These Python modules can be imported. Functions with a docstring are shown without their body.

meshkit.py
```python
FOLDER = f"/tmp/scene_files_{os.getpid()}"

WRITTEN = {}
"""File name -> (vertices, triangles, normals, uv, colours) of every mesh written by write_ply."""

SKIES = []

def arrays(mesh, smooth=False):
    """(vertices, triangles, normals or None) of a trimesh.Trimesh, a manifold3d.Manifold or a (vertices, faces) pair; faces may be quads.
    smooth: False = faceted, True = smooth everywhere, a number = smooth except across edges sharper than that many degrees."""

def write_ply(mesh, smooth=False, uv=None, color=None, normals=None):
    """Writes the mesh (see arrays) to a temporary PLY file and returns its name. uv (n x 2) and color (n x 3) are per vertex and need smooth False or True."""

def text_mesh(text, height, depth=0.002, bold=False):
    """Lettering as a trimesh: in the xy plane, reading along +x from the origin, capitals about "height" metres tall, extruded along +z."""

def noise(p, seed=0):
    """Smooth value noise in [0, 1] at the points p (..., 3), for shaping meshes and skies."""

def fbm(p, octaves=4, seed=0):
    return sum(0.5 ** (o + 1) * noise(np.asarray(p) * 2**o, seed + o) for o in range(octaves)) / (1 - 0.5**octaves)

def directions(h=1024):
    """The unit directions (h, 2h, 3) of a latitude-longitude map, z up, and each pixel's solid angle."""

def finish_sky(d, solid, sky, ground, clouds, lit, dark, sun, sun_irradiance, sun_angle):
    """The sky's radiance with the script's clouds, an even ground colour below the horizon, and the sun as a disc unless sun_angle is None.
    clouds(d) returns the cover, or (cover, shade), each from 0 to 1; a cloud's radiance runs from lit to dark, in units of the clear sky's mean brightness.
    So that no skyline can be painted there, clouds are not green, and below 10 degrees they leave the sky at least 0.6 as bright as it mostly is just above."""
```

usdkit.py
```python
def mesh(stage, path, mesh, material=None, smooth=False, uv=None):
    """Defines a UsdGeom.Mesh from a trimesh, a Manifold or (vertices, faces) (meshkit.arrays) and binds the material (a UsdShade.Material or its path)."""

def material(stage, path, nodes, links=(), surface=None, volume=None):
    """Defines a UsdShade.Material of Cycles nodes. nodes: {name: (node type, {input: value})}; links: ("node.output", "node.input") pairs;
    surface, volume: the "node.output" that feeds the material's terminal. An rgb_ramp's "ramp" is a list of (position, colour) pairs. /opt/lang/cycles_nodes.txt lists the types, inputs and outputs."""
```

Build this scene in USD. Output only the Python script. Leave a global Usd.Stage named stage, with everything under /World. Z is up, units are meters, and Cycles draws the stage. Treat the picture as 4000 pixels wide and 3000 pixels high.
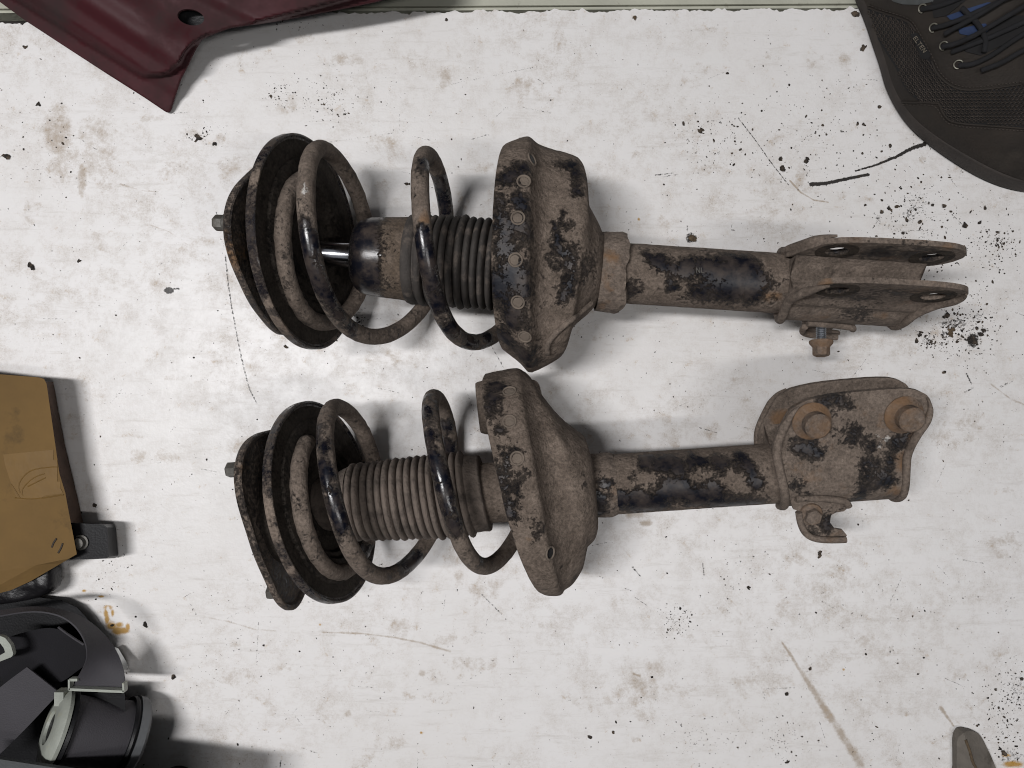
import math, random, numpy as np, trimesh, usdkit, meshkit
import manifold3d as m3
from pxr import Usd, UsdGeom, UsdLux, UsdShade, Gf, Sdf, Vt
from shapely.geometry import Polygon, Point
from shapely import contains_xy
from scipy.spatial import Delaunay

stage = Usd.Stage.CreateInMemory()
UsdGeom.SetStageUpAxis(stage, UsdGeom.Tokens.z)
UsdGeom.SetStageMetersPerUnit(stage, 1.0)
UsdGeom.Xform.Define(stage, '/World')
stage.SetDefaultPrim(stage.GetPrimAtPath('/World'))
RNG = np.random.default_rng(7)
random.seed(7)
PI = math.pi

# ---------------------------------------------------------------- camera
F = 2890.0            # focal length in pixels of the 4000 px wide photograph
H = 0.705             # camera height over the board
K = 1 / 4680.0        # metres per photograph pixel in the plane of the strut axes
ZA = H - F * K        # height of the strut axes
cam = UsdGeom.Camera.Define(stage, '/World/camera')
cam.AddTranslateOp().Set(Gf.Vec3d(0, 0, H))
cam.CreateHorizontalApertureAttr(36.0)
cam.CreateVerticalApertureAttr(27.0)
cam.CreateFocalLengthAttr(36.0 * F / 4000.0)
cam.CreateClippingRangeAttr(Gf.Vec2f(0.01, 50))
cam.CreateExposureAttr(0.07)

# ---------------------------------------------------------------- lamps of the workshop
def rect_light(name, loc, w, h, intensity, color, rot=(0, 0, 0)):
    l = UsdLux.RectLight.Define(stage, '/World/' + name)
    l.AddTranslateOp().Set(Gf.Vec3d(*loc))
    l.AddRotateXYZOp().Set(Gf.Vec3f(*rot))
    l.CreateWidthAttr(w); l.CreateHeightAttr(h)
    l.CreateIntensityAttr(intensity)
    l.CreateColorAttr(Gf.Vec3f(*color))
    return l
rect_light('tube_lamp', (-0.82, 0.06, 2.2), 0.85, 0.12, 130, (1.0, 0.988, 0.992))
rect_light('tube_lamp_001', (0.95, -0.6, 2.5), 1.2, 0.12, 32, (1.0, 0.98, 0.97))
rect_light('ceiling_bounce', (0.0, 0.0, 2.8), 4.0, 4.0, 0.20, (0.92, 0.95, 1.0))

# ---------------------------------------------------------------- helpers
used = {}
def numbered(path):
    n = used.get(path, 0); used[path] = n + 1
    return path if n == 0 else f'{path}_{n:03d}'

BASE = {}
def tag(prim, label=None, cat=None, group=None, kind=None):
    for k, v in (('label', label), ('category', cat), ('group', group), ('kind', kind)):
        if v: prim.SetCustomDataByKey(k, v)
    return prim

def thing(name, label, cat, loc, group=None):
    p = numbered('/World/' + name)
    x = UsdGeom.Xform.Define(stage, p)
    x.AddTranslateOp().Set(Gf.Vec3d(*map(float, loc)))
    BASE[p] = np.array(loc, float)
    tag(x.GetPrim(), label, cat, group)
    return p

def as_tm(m):
    v, f, _ = meshkit.arrays(m, False)
    return trimesh.Trimesh(v, f, process=False)

def obj(name, mesh, mat, parent=None, smooth=35, color=None, label=None):
    """One Mesh prim; world coordinates in, local to its thing out. color(points) gives a per-vertex primvar called wear."""
    mesh = as_tm(mesh)
    base = np.zeros(3)
    if parent:
        root = '/World/' + parent.split('/')[2]
        base = BASE[root]
    path = numbered((parent or '/World') + '/' + name)
    t = trimesh.Trimesh(mesh.vertices - base, mesh.faces, process=False)
    prim = usdkit.mesh(stage, path, t, MAT[mat], smooth=smooth)
    if color is not None:
        pts = np.array(prim.GetPointsAttr().Get()) + base
        c = color(pts)
        UsdGeom.PrimvarsAPI(prim).CreatePrimvar('wear', Sdf.ValueTypeNames.Color3fArray, 'vertex').Set(Vt.Vec3fArray.FromNumpy(c.astype(np.float32)))
    if label: prim.GetPrim().SetCustomDataByKey('label', label)
    return path

def at(px, py, z):
    """World point at height z seen at photograph pixel (px, py)."""
    s = (H - z) / F
    return np.stack(np.broadcast_arrays((np.asarray(px, float) - 2000) * s, (1500 - np.asarray(py, float)) * s, z), -1)

def to_px(p):
    s = F / (H - p[:, 2])
    return np.stack([2000 + p[:, 0] * s, 1500 - p[:, 1] * s], -1)

def cast(mesh, q):
    """The topmost point and normal of the mesh seen at each photograph pixel; NaN where there is none."""
    q = np.asarray(q, float).reshape(-1, 2)
    v = np.asarray(mesh.vertices); f = np.asarray(mesh.faces); uv = to_px(v); nrm = mesh.face_normals
    lo = uv[f].min(1); hi = uv[f].max(1)
    out = np.full((len(q), 3), np.nan); on = np.full((len(q), 3), np.nan)
    for i, p in enumerate(q):
        c = np.nonzero((lo[:, 0] <= p[0]) & (hi[:, 0] >= p[0]) & (lo[:, 1] <= p[1]) & (hi[:, 1] >= p[1]))[0]
        if len(c) == 0: continue
        a, b, d = uv[f[c, 0]], uv[f[c, 1]], uv[f[c, 2]]
        den = (b[:, 0]-a[:, 0])*(d[:, 1]-a[:, 1]) - (d[:, 0]-a[:, 0])*(b[:, 1]-a[:, 1])
        den = np.where(np.abs(den) < 1e-12, 1e-12, den)
        w1 = ((p[0]-a[:, 0])*(d[:, 1]-a[:, 1]) - (d[:, 0]-a[:, 0])*(p[1]-a[:, 1])) / den
        w2 = ((b[:, 0]-a[:, 0])*(p[1]-a[:, 1]) - (p[0]-a[:, 0])*(b[:, 1]-a[:, 1])) / den
        ok = (w1 >= -1e-6) & (w2 >= -1e-6) & (w1 + w2 <= 1 + 1e-6)
        if not ok.any(): continue
        c = c[ok]; w1 = w1[ok]; w2 = w2[ok]
        P = v[f[c, 0]]*(1-w1-w2)[:, None] + v[f[c, 1]]*w1[:, None] + v[f[c, 2]]*w2[:, None]
        k = P[:, 2].argmax()
        out[i] = P[k]; n = nrm[c[k]]; on[i] = n if n[2] > 0 else -n
    return out, on

def grid_mesh(P, closed_u=False, closed_v=False, flip=False):
    """P[i, j] points to a quad grid."""
    n, m = P.shape[:2]
    idx = np.arange(n * m).reshape(n, m)
    ii = np.arange(n if closed_u else n - 1); jj = np.arange(m if closed_v else m - 1)
    I, J = np.meshgrid(ii, jj, indexing='ij')
    a = idx[I, J]; b = idx[(I+1) % n, J]; c = idx[(I+1) % n, (J+1) % m]; d = idx[I, (J+1) % m]
    q = np.stack([a, b, c, d], -1).reshape(-1, 4)
    if flip: q = q[:, ::-1]
    f = np.vstack([q[:, [0, 1, 2]], q[:, [0, 2, 3]]])
    return P.reshape(-1, 3), f

def tube(path, r, n=16, cap=True):
    """Round bar along a polyline (parallel transport frames)."""
    path = np.asarray(path, float)
    if len(path) == 2: path = np.stack([path[0], path.mean(0), path[1]])
    r = np.broadcast_to(r, len(path))
    T = np.gradient(path, axis=0); T /= np.linalg.norm(T, axis=1, keepdims=True)
    N = np.zeros_like(T); ref = np.array([0.31, 0.2, 0.93])
    N[0] = np.cross(T[0], ref); N[0] /= np.linalg.norm(N[0])
    for i in range(1, len(path)):
        x = N[i-1] - T[i] * (N[i-1] @ T[i]); N[i] = x / np.linalg.norm(x)
    B = np.cross(T, N)
    a = np.linspace(0, 2*PI, n, endpoint=False)
    P = path[:, None] + r[:, None, None] * (np.cos(a)[None, :, None]*N[:, None] + np.sin(a)[None, :, None]*B[:, None])
    v, f = grid_mesh(P, closed_v=True, flip=True)
    if cap:
        k = len(v); v = np.vstack([v, path[0], path[-1]])
        j = np.arange(n); last = (len(path)-1)*n
        f = np.vstack([f, np.stack([np.full(n, k), j, (j+1) % n], 1)[:, [0, 2, 1]], np.stack([np.full(n, k+1), last+j, last+(j+1) % n], 1)])
    m = trimesh.Trimesh(v, f, process=False)
    if m.volume < 0: m.invert()
    return m

def resample(pts, step):
    pts = np.asarray(pts, float)
    d = np.r_[0, np.cumsum(np.linalg.norm(np.diff(pts, axis=0), axis=1))]
    n = max(2, int(d[-1] / step) + 1)
    s = np.linspace(0, d[-1], n)
    return np.stack([np.interp(s, d, pts[:, k]) for k in range(pts.shape[1])], 1)

def smooth_line(pts, step, it=3):
    """Corner-cut (Chaikin) then resample."""
    p = np.asarray(pts, float)
    for _ in range(it):
        q = np.empty((2*(len(p)-1)+2, p.shape[1])); q[0] = p[0]; q[-1] = p[-1]
        q[1:-1:2] = p[:-1]*.75 + p[1:]*.25; q[2:-1:2] = p[:-1]*.25 + p[1:]*.75
        p = q
    return resample(p, step)

def revolve(profile, n=96, axis_frame=None):
    """profile: (along, radius) pairs -> solid about the local u axis; axis_frame maps (along, a, b) to world."""
    pr = np.asarray(profile, float); a = np.linspace(0, 2*PI, n, endpoint=False)
    P = np.stack(np.broadcast_arrays(pr[:, 0][:, None], pr[:, 1][:, None]*np.cos(a), pr[:, 1][:, None]*np.sin(a)), -1)
    v, f = grid_mesh(P, closed_v=True)
    t = trimesh.Trimesh(v, f, process=False)
    if axis_frame is not None: t.vertices = axis_frame(t.vertices)
    return t

def fix(t):
    t = as_tm(t)
    if t.volume < 0: t.invert()
    return t

def extrude(poly, h, z0=0.0):
    t = trimesh.creation.extrude_polygon(poly, h, engine='earcut'); t.apply_translation([0, 0, z0]); return t

def tri_region(poly, step, jitter=0.0):
    """Triangles over a polygon with interior grid points: (points2d, faces, boundary loop)."""
    b = resample(np.asarray(poly.exterior.coords), step)[:-1]
    x0, y0, x1, y1 = poly.bounds
    gx, gy = np.meshgrid(np.arange(x0, x1, step), np.arange(y0, y1, step))
    g = np.stack([gx.ravel(), gy.ravel()], 1)
    g = g[contains_xy(poly.buffer(-step*0.45), g[:, 0], g[:, 1])]
    holes = [resample(np.asarray(r.coords), step*0.5)[:-1] for r in poly.interiors]
    pts = np.vstack([b, g] + holes)
    tri = Delaunay(pts).simplices
    c = pts[tri].mean(1)
    tri = tri[contains_xy(poly, c[:, 0], c[:, 1])]
    e = pts[tri]; area = (e[:, 1, 0]-e[:, 0, 0])*(e[:, 2, 1]-e[:, 0, 1]) - (e[:, 2, 0]-e[:, 0, 0])*(e[:, 1, 1]-e[:, 0, 1])
    tri[area < 0] = tri[area < 0][:, ::-1]
    return pts, tri

def solidify(top, tri, offset):
    """Closed shell between a triangulated sheet and the sheet displaced by offset (n x 3)."""
    n = len(top); v = np.vstack([top, top + offset])
    e = np.sort(np.vstack([tri[:, [0, 1]], tri[:, [1, 2]], tri[:, [2, 0]]]), 1)
    d = np.vstack([tri[:, [0, 1]], tri[:, [1, 2]], tri[:, [2, 0]]])
    _, inv, cnt = np.unique(e, axis=0, return_inverse=True, return_counts=True)
    bd = d[cnt[inv.ravel()] == 1]
    side = np.vstack([np.stack([bd[:, 0], bd[:, 0]+n, bd[:, 1]+n], 1), np.stack([bd[:, 0], bd[:, 1]+n, bd[:, 1]], 1)])
    return fix(trimesh.Trimesh(v, np.vstack([tri, tri[:, ::-1] + n, side]), process=False))

def drape(mesh, poly_px, step, lift, depth):
    """A thin sheet lying on a mesh over a region given as photograph pixels."""
    pts, tri = tri_region(poly_px if isinstance(poly_px, Polygon) else Polygon(poly_px), step)
    P, N = cast(mesh, pts)
    ok = ~np.isnan(P[:, 0])
    tri = tri[ok[tri].all(1)]
    use = np.unique(tri); remap = -np.ones(len(pts), int); remap[use] = np.arange(len(use))
    P, N, tri = P[use], N[use], remap[tri]
    # even the normals out a little
    Nv = np.zeros_like(N)
    for k in range(3): np.add.at(Nv, tri[:, k], N[tri].mean(1))
    Nv /= np.linalg.norm(Nv, axis=1, keepdims=True)
    return solidify(P + Nv*lift, tri, -Nv*depth), P, Nv

# ---------------------------------------------------------------- materials
MAT = {}
def material(key, nodes, links, surface='p.BSDF'):
    MAT[key] = usdkit.material(stage, '/World/Looks/' + key, nodes, links, surface=surface)

def plain(key, color, rough=0.6, metallic=0.0, var=0.25, scale=60, bump=0.0003, bscale=500, spec=0.5, dust=None, dust_amt=0.0, dust_scale=25, coat=0.0):
    """A base colour with tonal variation, fine relief and optional dust patches."""
    c = np.array(color)
    n = {'g': ('geometry', {}),
         'n1': ('noise_texture', {'scale': scale, 'detail': 6, 'roughness': .6}),
         'r1': ('rgb_ramp', {'ramp': [(.3, tuple(c*(1-var))), (.7, tuple(c*(1+var)))]}),
         'n2': ('noise_texture', {'scale': bscale, 'detail': 4, 'roughness': .6}),
         'b': ('bump', {'distance': bump, 'strength': .9}),
         'p': ('principled_bsdf', {'roughness': rough, 'metallic': metallic, 'specular_ior_level': spec, 'coat_weight': coat, 'coat_roughness': .15})}
    l = [('g.position', 'n1.vector'), ('n1.fac', 'r1.fac'), ('g.position', 'n2.vector'), ('n2.fac', 'b.height'), ('b.normal', 'p.normal')]
    if dust is not None:
        n |= {'n3': ('noise_texture', {'scale': dust_scale, 'detail': 9, 'roughness': .68}),
              'm3': ('map_range', {'from_min': .62 - dust_amt*.35, 'from_max': .78 - dust_amt*.35, 'to_min': 0, 'to_max': 1, 'clamp': True}),
              'mx': ('mix_color', {'b': dust}),
              'rr': ('map_range', {'from_min': 0, 'from_max': 1, 'to_min': rough, 'to_max': .95, 'clamp': True})}
        l += [('g.position', 'n3.vector'), ('n3.fac', 'm3.value'), ('m3.result', 'mx.fac'), ('r1.color', 'mx.a'), ('mx.result', 'p.base_color'),
              ('m3.result', 'rr.value'), ('rr.result', 'p.roughness')]
    else:
        l.append(('r1.color', 'p.base_color'))
    material(key, n, l)

MUD_D, MUD_L = (.100, .077, .061), (.200, .158, .128)
def grime(key, black=(.005, .0058, .0105), bias=0.0, scale=42, rough_black=.3, rust=0.0, bump=.0011, mud=(MUD_D, MUD_L), spec=.5):
    """Black paint caked with dried mud. The primvar wear carries worn spots: r bare paint, g rust, b white paint."""
    n = {'g': ('geometry', {}), 'at': ('attribute', {'attribute': 'wear'}), 'sep': ('separate_color', {'color_type': 'rgb'}),
         'n1': ('noise_texture', {'scale': scale, 'detail': 12, 'roughness': .76, 'distortion': .3}),
         'nf': ('noise_texture', {'scale': 330, 'detail': 7, 'roughness': .72}),
         'a0': ('math', {'math_type': 'multiply_add', 'value2': 2.2, 'value3': -1.1}),
         'a1': ('math', {'math_type': 'multiply_add', 'value2': 2.1, 'value3': -1.05 + bias}),
         'a3': ('math', {'math_type': 'add'}),
         'md': ('map_range', {'from_min': .42, 'from_max': .66, 'to_min': 0, 'to_max': .6, 'clamp': True}),
         'mixd': ('mix_color', {'a': black, 'b': (.095, .074, .06)}),
         'n6': ('noise_texture', {'scale': 95, 'detail': 5, 'roughness': .6}),
         'h6': ('math', {'math_type': 'multiply_add', 'value2': 1.3}),
         'a2': ('math', {'math_type': 'add'}),
         'm1': ('map_range', {'from_min': .24, 'from_max': .72, 'to_min': 0, 'to_max': 1, 'clamp': True}),
         'n2': ('noise_texture', {'scale': 70, 'detail': 8, 'roughness': .7}),
         'rm': ('rgb_ramp', {'ramp': [(.32, mud[0]), (.68, mud[1])]}),
         'n5': ('noise_texture', {'scale': 420, 'detail': 4, 'roughness': .7}),
         'v5': ('map_range', {'from_min': .3, 'from_max': .7, 'to_min': .55, 'to_max': 1.38}),
         'hs': ('hsv', {}),
         'n3': ('noise_texture', {'scale': 28, 'detail': 9, 'roughness': .7}),
         'r3': ('math', {'math_type': 'multiply_add', 'value2': 2.2, 'value3': -1.25 + rust}),
         'r4': ('math', {'math_type': 'add'}),
         'm3': ('map_range', {'from_min': .2, 'from_max': .65, 'to_min': 0, 'to_max': .8, 'clamp': True}),
         'mixr': ('mix_color', {'b': (.185, .103, .05)}),
         'mixb': ('mix_color', {}),
         'w1': ('math', {'math_type': 'multiply_add', 'value2': 1.8, 'value3': -.9}),
         'w2': ('math', {'math_type': 'add'}),
         'mw': ('map_range', {'from_min': .45, 'from_max': .6, 'to_min': 0, 'to_max': 1, 'clamp': True}),
         'mixw': ('mix_color', {'b': (.55, .53, .5)}),
         'rr': ('map_range', {'from_min': 0, 'from_max': 1, 'to_min': .93, 'to_max': rough_black, 'clamp': True}),
         'inv': ('math', {'math_type': 'subtract', 'value1': 1.15}),
         'n4': ('noise_texture', {'scale': 260, 'detail': 7, 'roughness': .72}),
         'hm': ('math', {'math_type': 'multiply'}),
         'hb': ('math', {'math_type': 'add'}),
         'b': ('bump', {'distance': bump, 'strength': 1.0}),
         'p': ('principled_bsdf', {'specular_ior_level': spec})}
    l = [('g.position', 'n1.vector'), ('g.position', 'n2.vector'), ('g.position', 'n3.vector'), ('g.position', 'n4.vector'), ('g.position', 'n5.vector'),
         ('at.color', 'sep.color'), ('g.position', 'nf.vector'), ('g.position', 'n6.vector'), ('nf.fac', 'a0.value1'), ('n1.fac', 'a1.value1'), ('a1.value', 'a3.value1'), ('a0.value', 'a3.value2'), ('a3.value', 'a2.value1'), ('sep.r', 'a2.value2'), ('n2.fac', 'md.value'), ('md.result', 'mixd.fac'), ('mixd.result', 'mixb.b'), ('a2.value', 'm1.value'),
         ('n2.fac', 'rm.fac'), ('n5.fac', 'v5.value'), ('v5.result', 'hs.value'), ('rm.color', 'hs.color'),
         ('n3.fac', 'r3.value1'), ('r3.value', 'r4.value1'), ('sep.g', 'r4.value2'), ('r4.value', 'm3.value'),
         ('m3.result', 'mixr.fac'), ('hs.color', 'mixr.a'), ('m1.result', 'mixb.fac'), ('mixr.result', 'mixb.a'),
         ('n1.fac', 'w1.value1'), ('w1.value', 'w2.value1'), ('sep.b', 'w2.value2'), ('w2.value', 'mw.value'), ('mw.result', 'mixw.fac'),
         ('mixb.result', 'mixw.a'), ('mixw.result', 'p.base_color'), ('m1.result', 'rr.value'), ('rr.result', 'p.roughness'),
         ('m1.result', 'inv.value2'), ('n6.fac', 'h6.value1'), ('n4.fac', 'h6.value3'), ('h6.value', 'hm.value1'), ('inv.value', 'hm.value2'), ('hm.value', 'hb.value1'), ('inv.value', 'hb.value2'),
         ('hb.value', 'b.height'), ('b.normal', 'p.normal')]
    material(key, n, l)

grime('mud_on_black_paint', bias=-.10, rough_black=.5, spec=.3, bump=.0018)
grime('mud_on_spring_steel', bias=.02, scale=55, rough_black=.2)
grime('mud_on_tube_paint', bias=-.12, scale=70, rough_black=.42, spec=.35, bump=.0013)
grime('mud_on_rusty_bracket', bias=-.16, rust=.2, rough_black=.5, bump=.0013)
grime('caked_mud', bias=-.6, rust=-.1, bump=.0018)
grime('mount_plate_paint', bias=.36, rust=.12, scale=45, rough_black=.35)
grime('seat_rim_gloss', bias=.62, rust=0, scale=35, rough_black=.22, bump=.0004, spec=.4)
grime('rusty_steel', bias=-.3, rust=.42, rough_black=.6, bump=.001)
grime('worn_hole_rim', bias=.12, scale=60, rough_black=.5, spec=.3, black=(.016, .0145, .013), mud=((.04, .031, .024), (.075, .058, .045)), rust=-.1)
grime('seat_dark', bias=-.1, scale=60, rough_black=.85, spec=.2, black=(.013, .0112, .0095), mud=((.026, .021, .0175), (.056, .047, .039)), rust=-.3)
grime('bump_stop_rubber', bias=-.05, scale=50, rough_black=.24, spec=.35, black=(.008, .0085, .013), mud=((.085, .062, .044), (.14, .108, .084)))
plain('boot_rubber', (.042, .036, .032), rough=.8, var=.45, scale=45, bump=.0008, bscale=600, dust=(.13, .105, .088), dust_amt=.3, dust_scale=80)
plain('boot_rubber_muddy', (.065, .052, .043), rough=.9, var=.4, scale=45, bump=.0016, bscale=450, dust=(.15, .12, .1), dust_amt=.75, dust_scale=50)
plain('chrome', (.55, .56, .6), rough=.16, metallic=1.0, var=.08, bump=.00003, dust=(.09, .075, .06), dust_amt=-.05, dust_scale=40)
plain('zinc_thread', (.32, .34, .37), rough=.4, metallic=.9, var=.2)
plain('yellow_zinc', (.34, .27, .08), rough=.4, metallic=.8, var=.3, dust=(.06, .05, .04), dust_amt=.2, dust_scale=120)
plain('nut_grey', (.10, .095, .085), rough=.55, metallic=.3, var=.3, dust=(.07, .055, .04), dust_amt=.2)
plain('dried_mud_fill', (.135, .108, .086), rough=.95, var=.25, bump=.001, bscale=350)
plain('dirt', (.022, .0175, .014), rough=.95, var=.6, scale=300, bump=.0005, dust=(.10, .074, .052), dust_amt=.42, dust_scale=160)
plain('dirt_brown', (.085, .06, .036), rough=.95, var=.4, scale=300, bump=.0006)
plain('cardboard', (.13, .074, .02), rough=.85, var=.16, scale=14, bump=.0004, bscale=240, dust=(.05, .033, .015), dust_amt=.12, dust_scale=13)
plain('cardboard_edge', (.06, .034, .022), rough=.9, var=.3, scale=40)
plain('clear_tape', (.14, .077, .0165), rough=.5, var=.1, scale=60, bump=.0003, bscale=60, spec=.3)
plain('pen_ink', (.035, .025, .018), rough=.7, var=.3)
plain('black_plastic', (.0065, .0065, .0075), spec=.25, rough=.42, var=.3, scale=40, bump=.0002)
plain('black_leather', (.007, .0065, .0075), spec=.35, rough=.38, var=.3, scale=60, bump=.0006, bscale=280)
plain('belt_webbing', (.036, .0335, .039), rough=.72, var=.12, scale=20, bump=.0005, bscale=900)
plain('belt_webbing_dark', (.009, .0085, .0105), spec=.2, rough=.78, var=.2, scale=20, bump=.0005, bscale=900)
plain('cream_plastic', (.29, .305, .27), rough=.4, var=.16, scale=40, dust=(.28, .26, .16), dust_amt=.2, dust_scale=30)
plain('grey_plastic', (.11, .115, .12), rough=.5, var=.15, scale=40)
plain('case_grey', (.05, .054, .056), rough=.6, var=.2, scale=30)
plain('white_plastic', (.6, .6, .58), rough=.5, var=.1, scale=40)
plain('maroon_paint', (.044, .0095, .0125), rough=.55, var=.22, scale=7, bump=.00015, bscale=300, dust=(.034, .021, .021), dust_amt=.42, dust_scale=9, spec=.2)
plain('shoe_leather', (.0165, .0120, .0086), rough=.8, var=.35, scale=30, bump=.0006, bscale=350, dust=(.032, .0255, .02), dust_amt=.2, dust_scale=18)
plain('shoe_sole', (.033, .027, .0235), rough=.8, var=.3, scale=40, bump=.0008, bscale=200, dust=(.055, .045, .038), dust_amt=.3, dust_scale=25)
plain('shoe_fabric', (.008, .0075, .008), rough=.9, var=.3, scale=60, bump=.0005, bscale=700)
plain('shoe_mesh', (.038, .030, .0245), rough=.85, var=.3, scale=60, bump=.0003, bscale=700, dust=(.05, .041, .034), dust_amt=.2, dust_scale=25)
plain('lace', (.008, .008, .0095), rough=.9, var=.4, scale=90, bump=.0008, bscale=900)
plain('blue_fabric', (.016, .032, .085), rough=.85, var=.25, scale=80, bump=.0005, bscale=800)
plain('grey_fabric', (.07, .075, .075), rough=.9, var=.25, scale=80, bump=.0006, bscale=800)
plain('eyelet_metal', (.26, .25, .21), rough=.4, metallic=.7, var=.3)
plain('letter_print', (.15, .13, .10), rough=.8, var=.25, scale=250)
plain('wood_grey', (.13, .115, .098), rough=.8, var=.3, scale=40, bump=.0008, bscale=200, dust=(.05, .04, .03), dust_amt=.15, dust_scale=30)
plain('cream_paint', (.40, .40, .33), rough=.6, var=.12, scale=20, bump=.0004, bscale=300, dust=(.12, .1, .07), dust_amt=.02, dust_scale=60)
plain('dark_gap', (.018, .014, .012), rough=.9, var=.4, scale=60)

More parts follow.
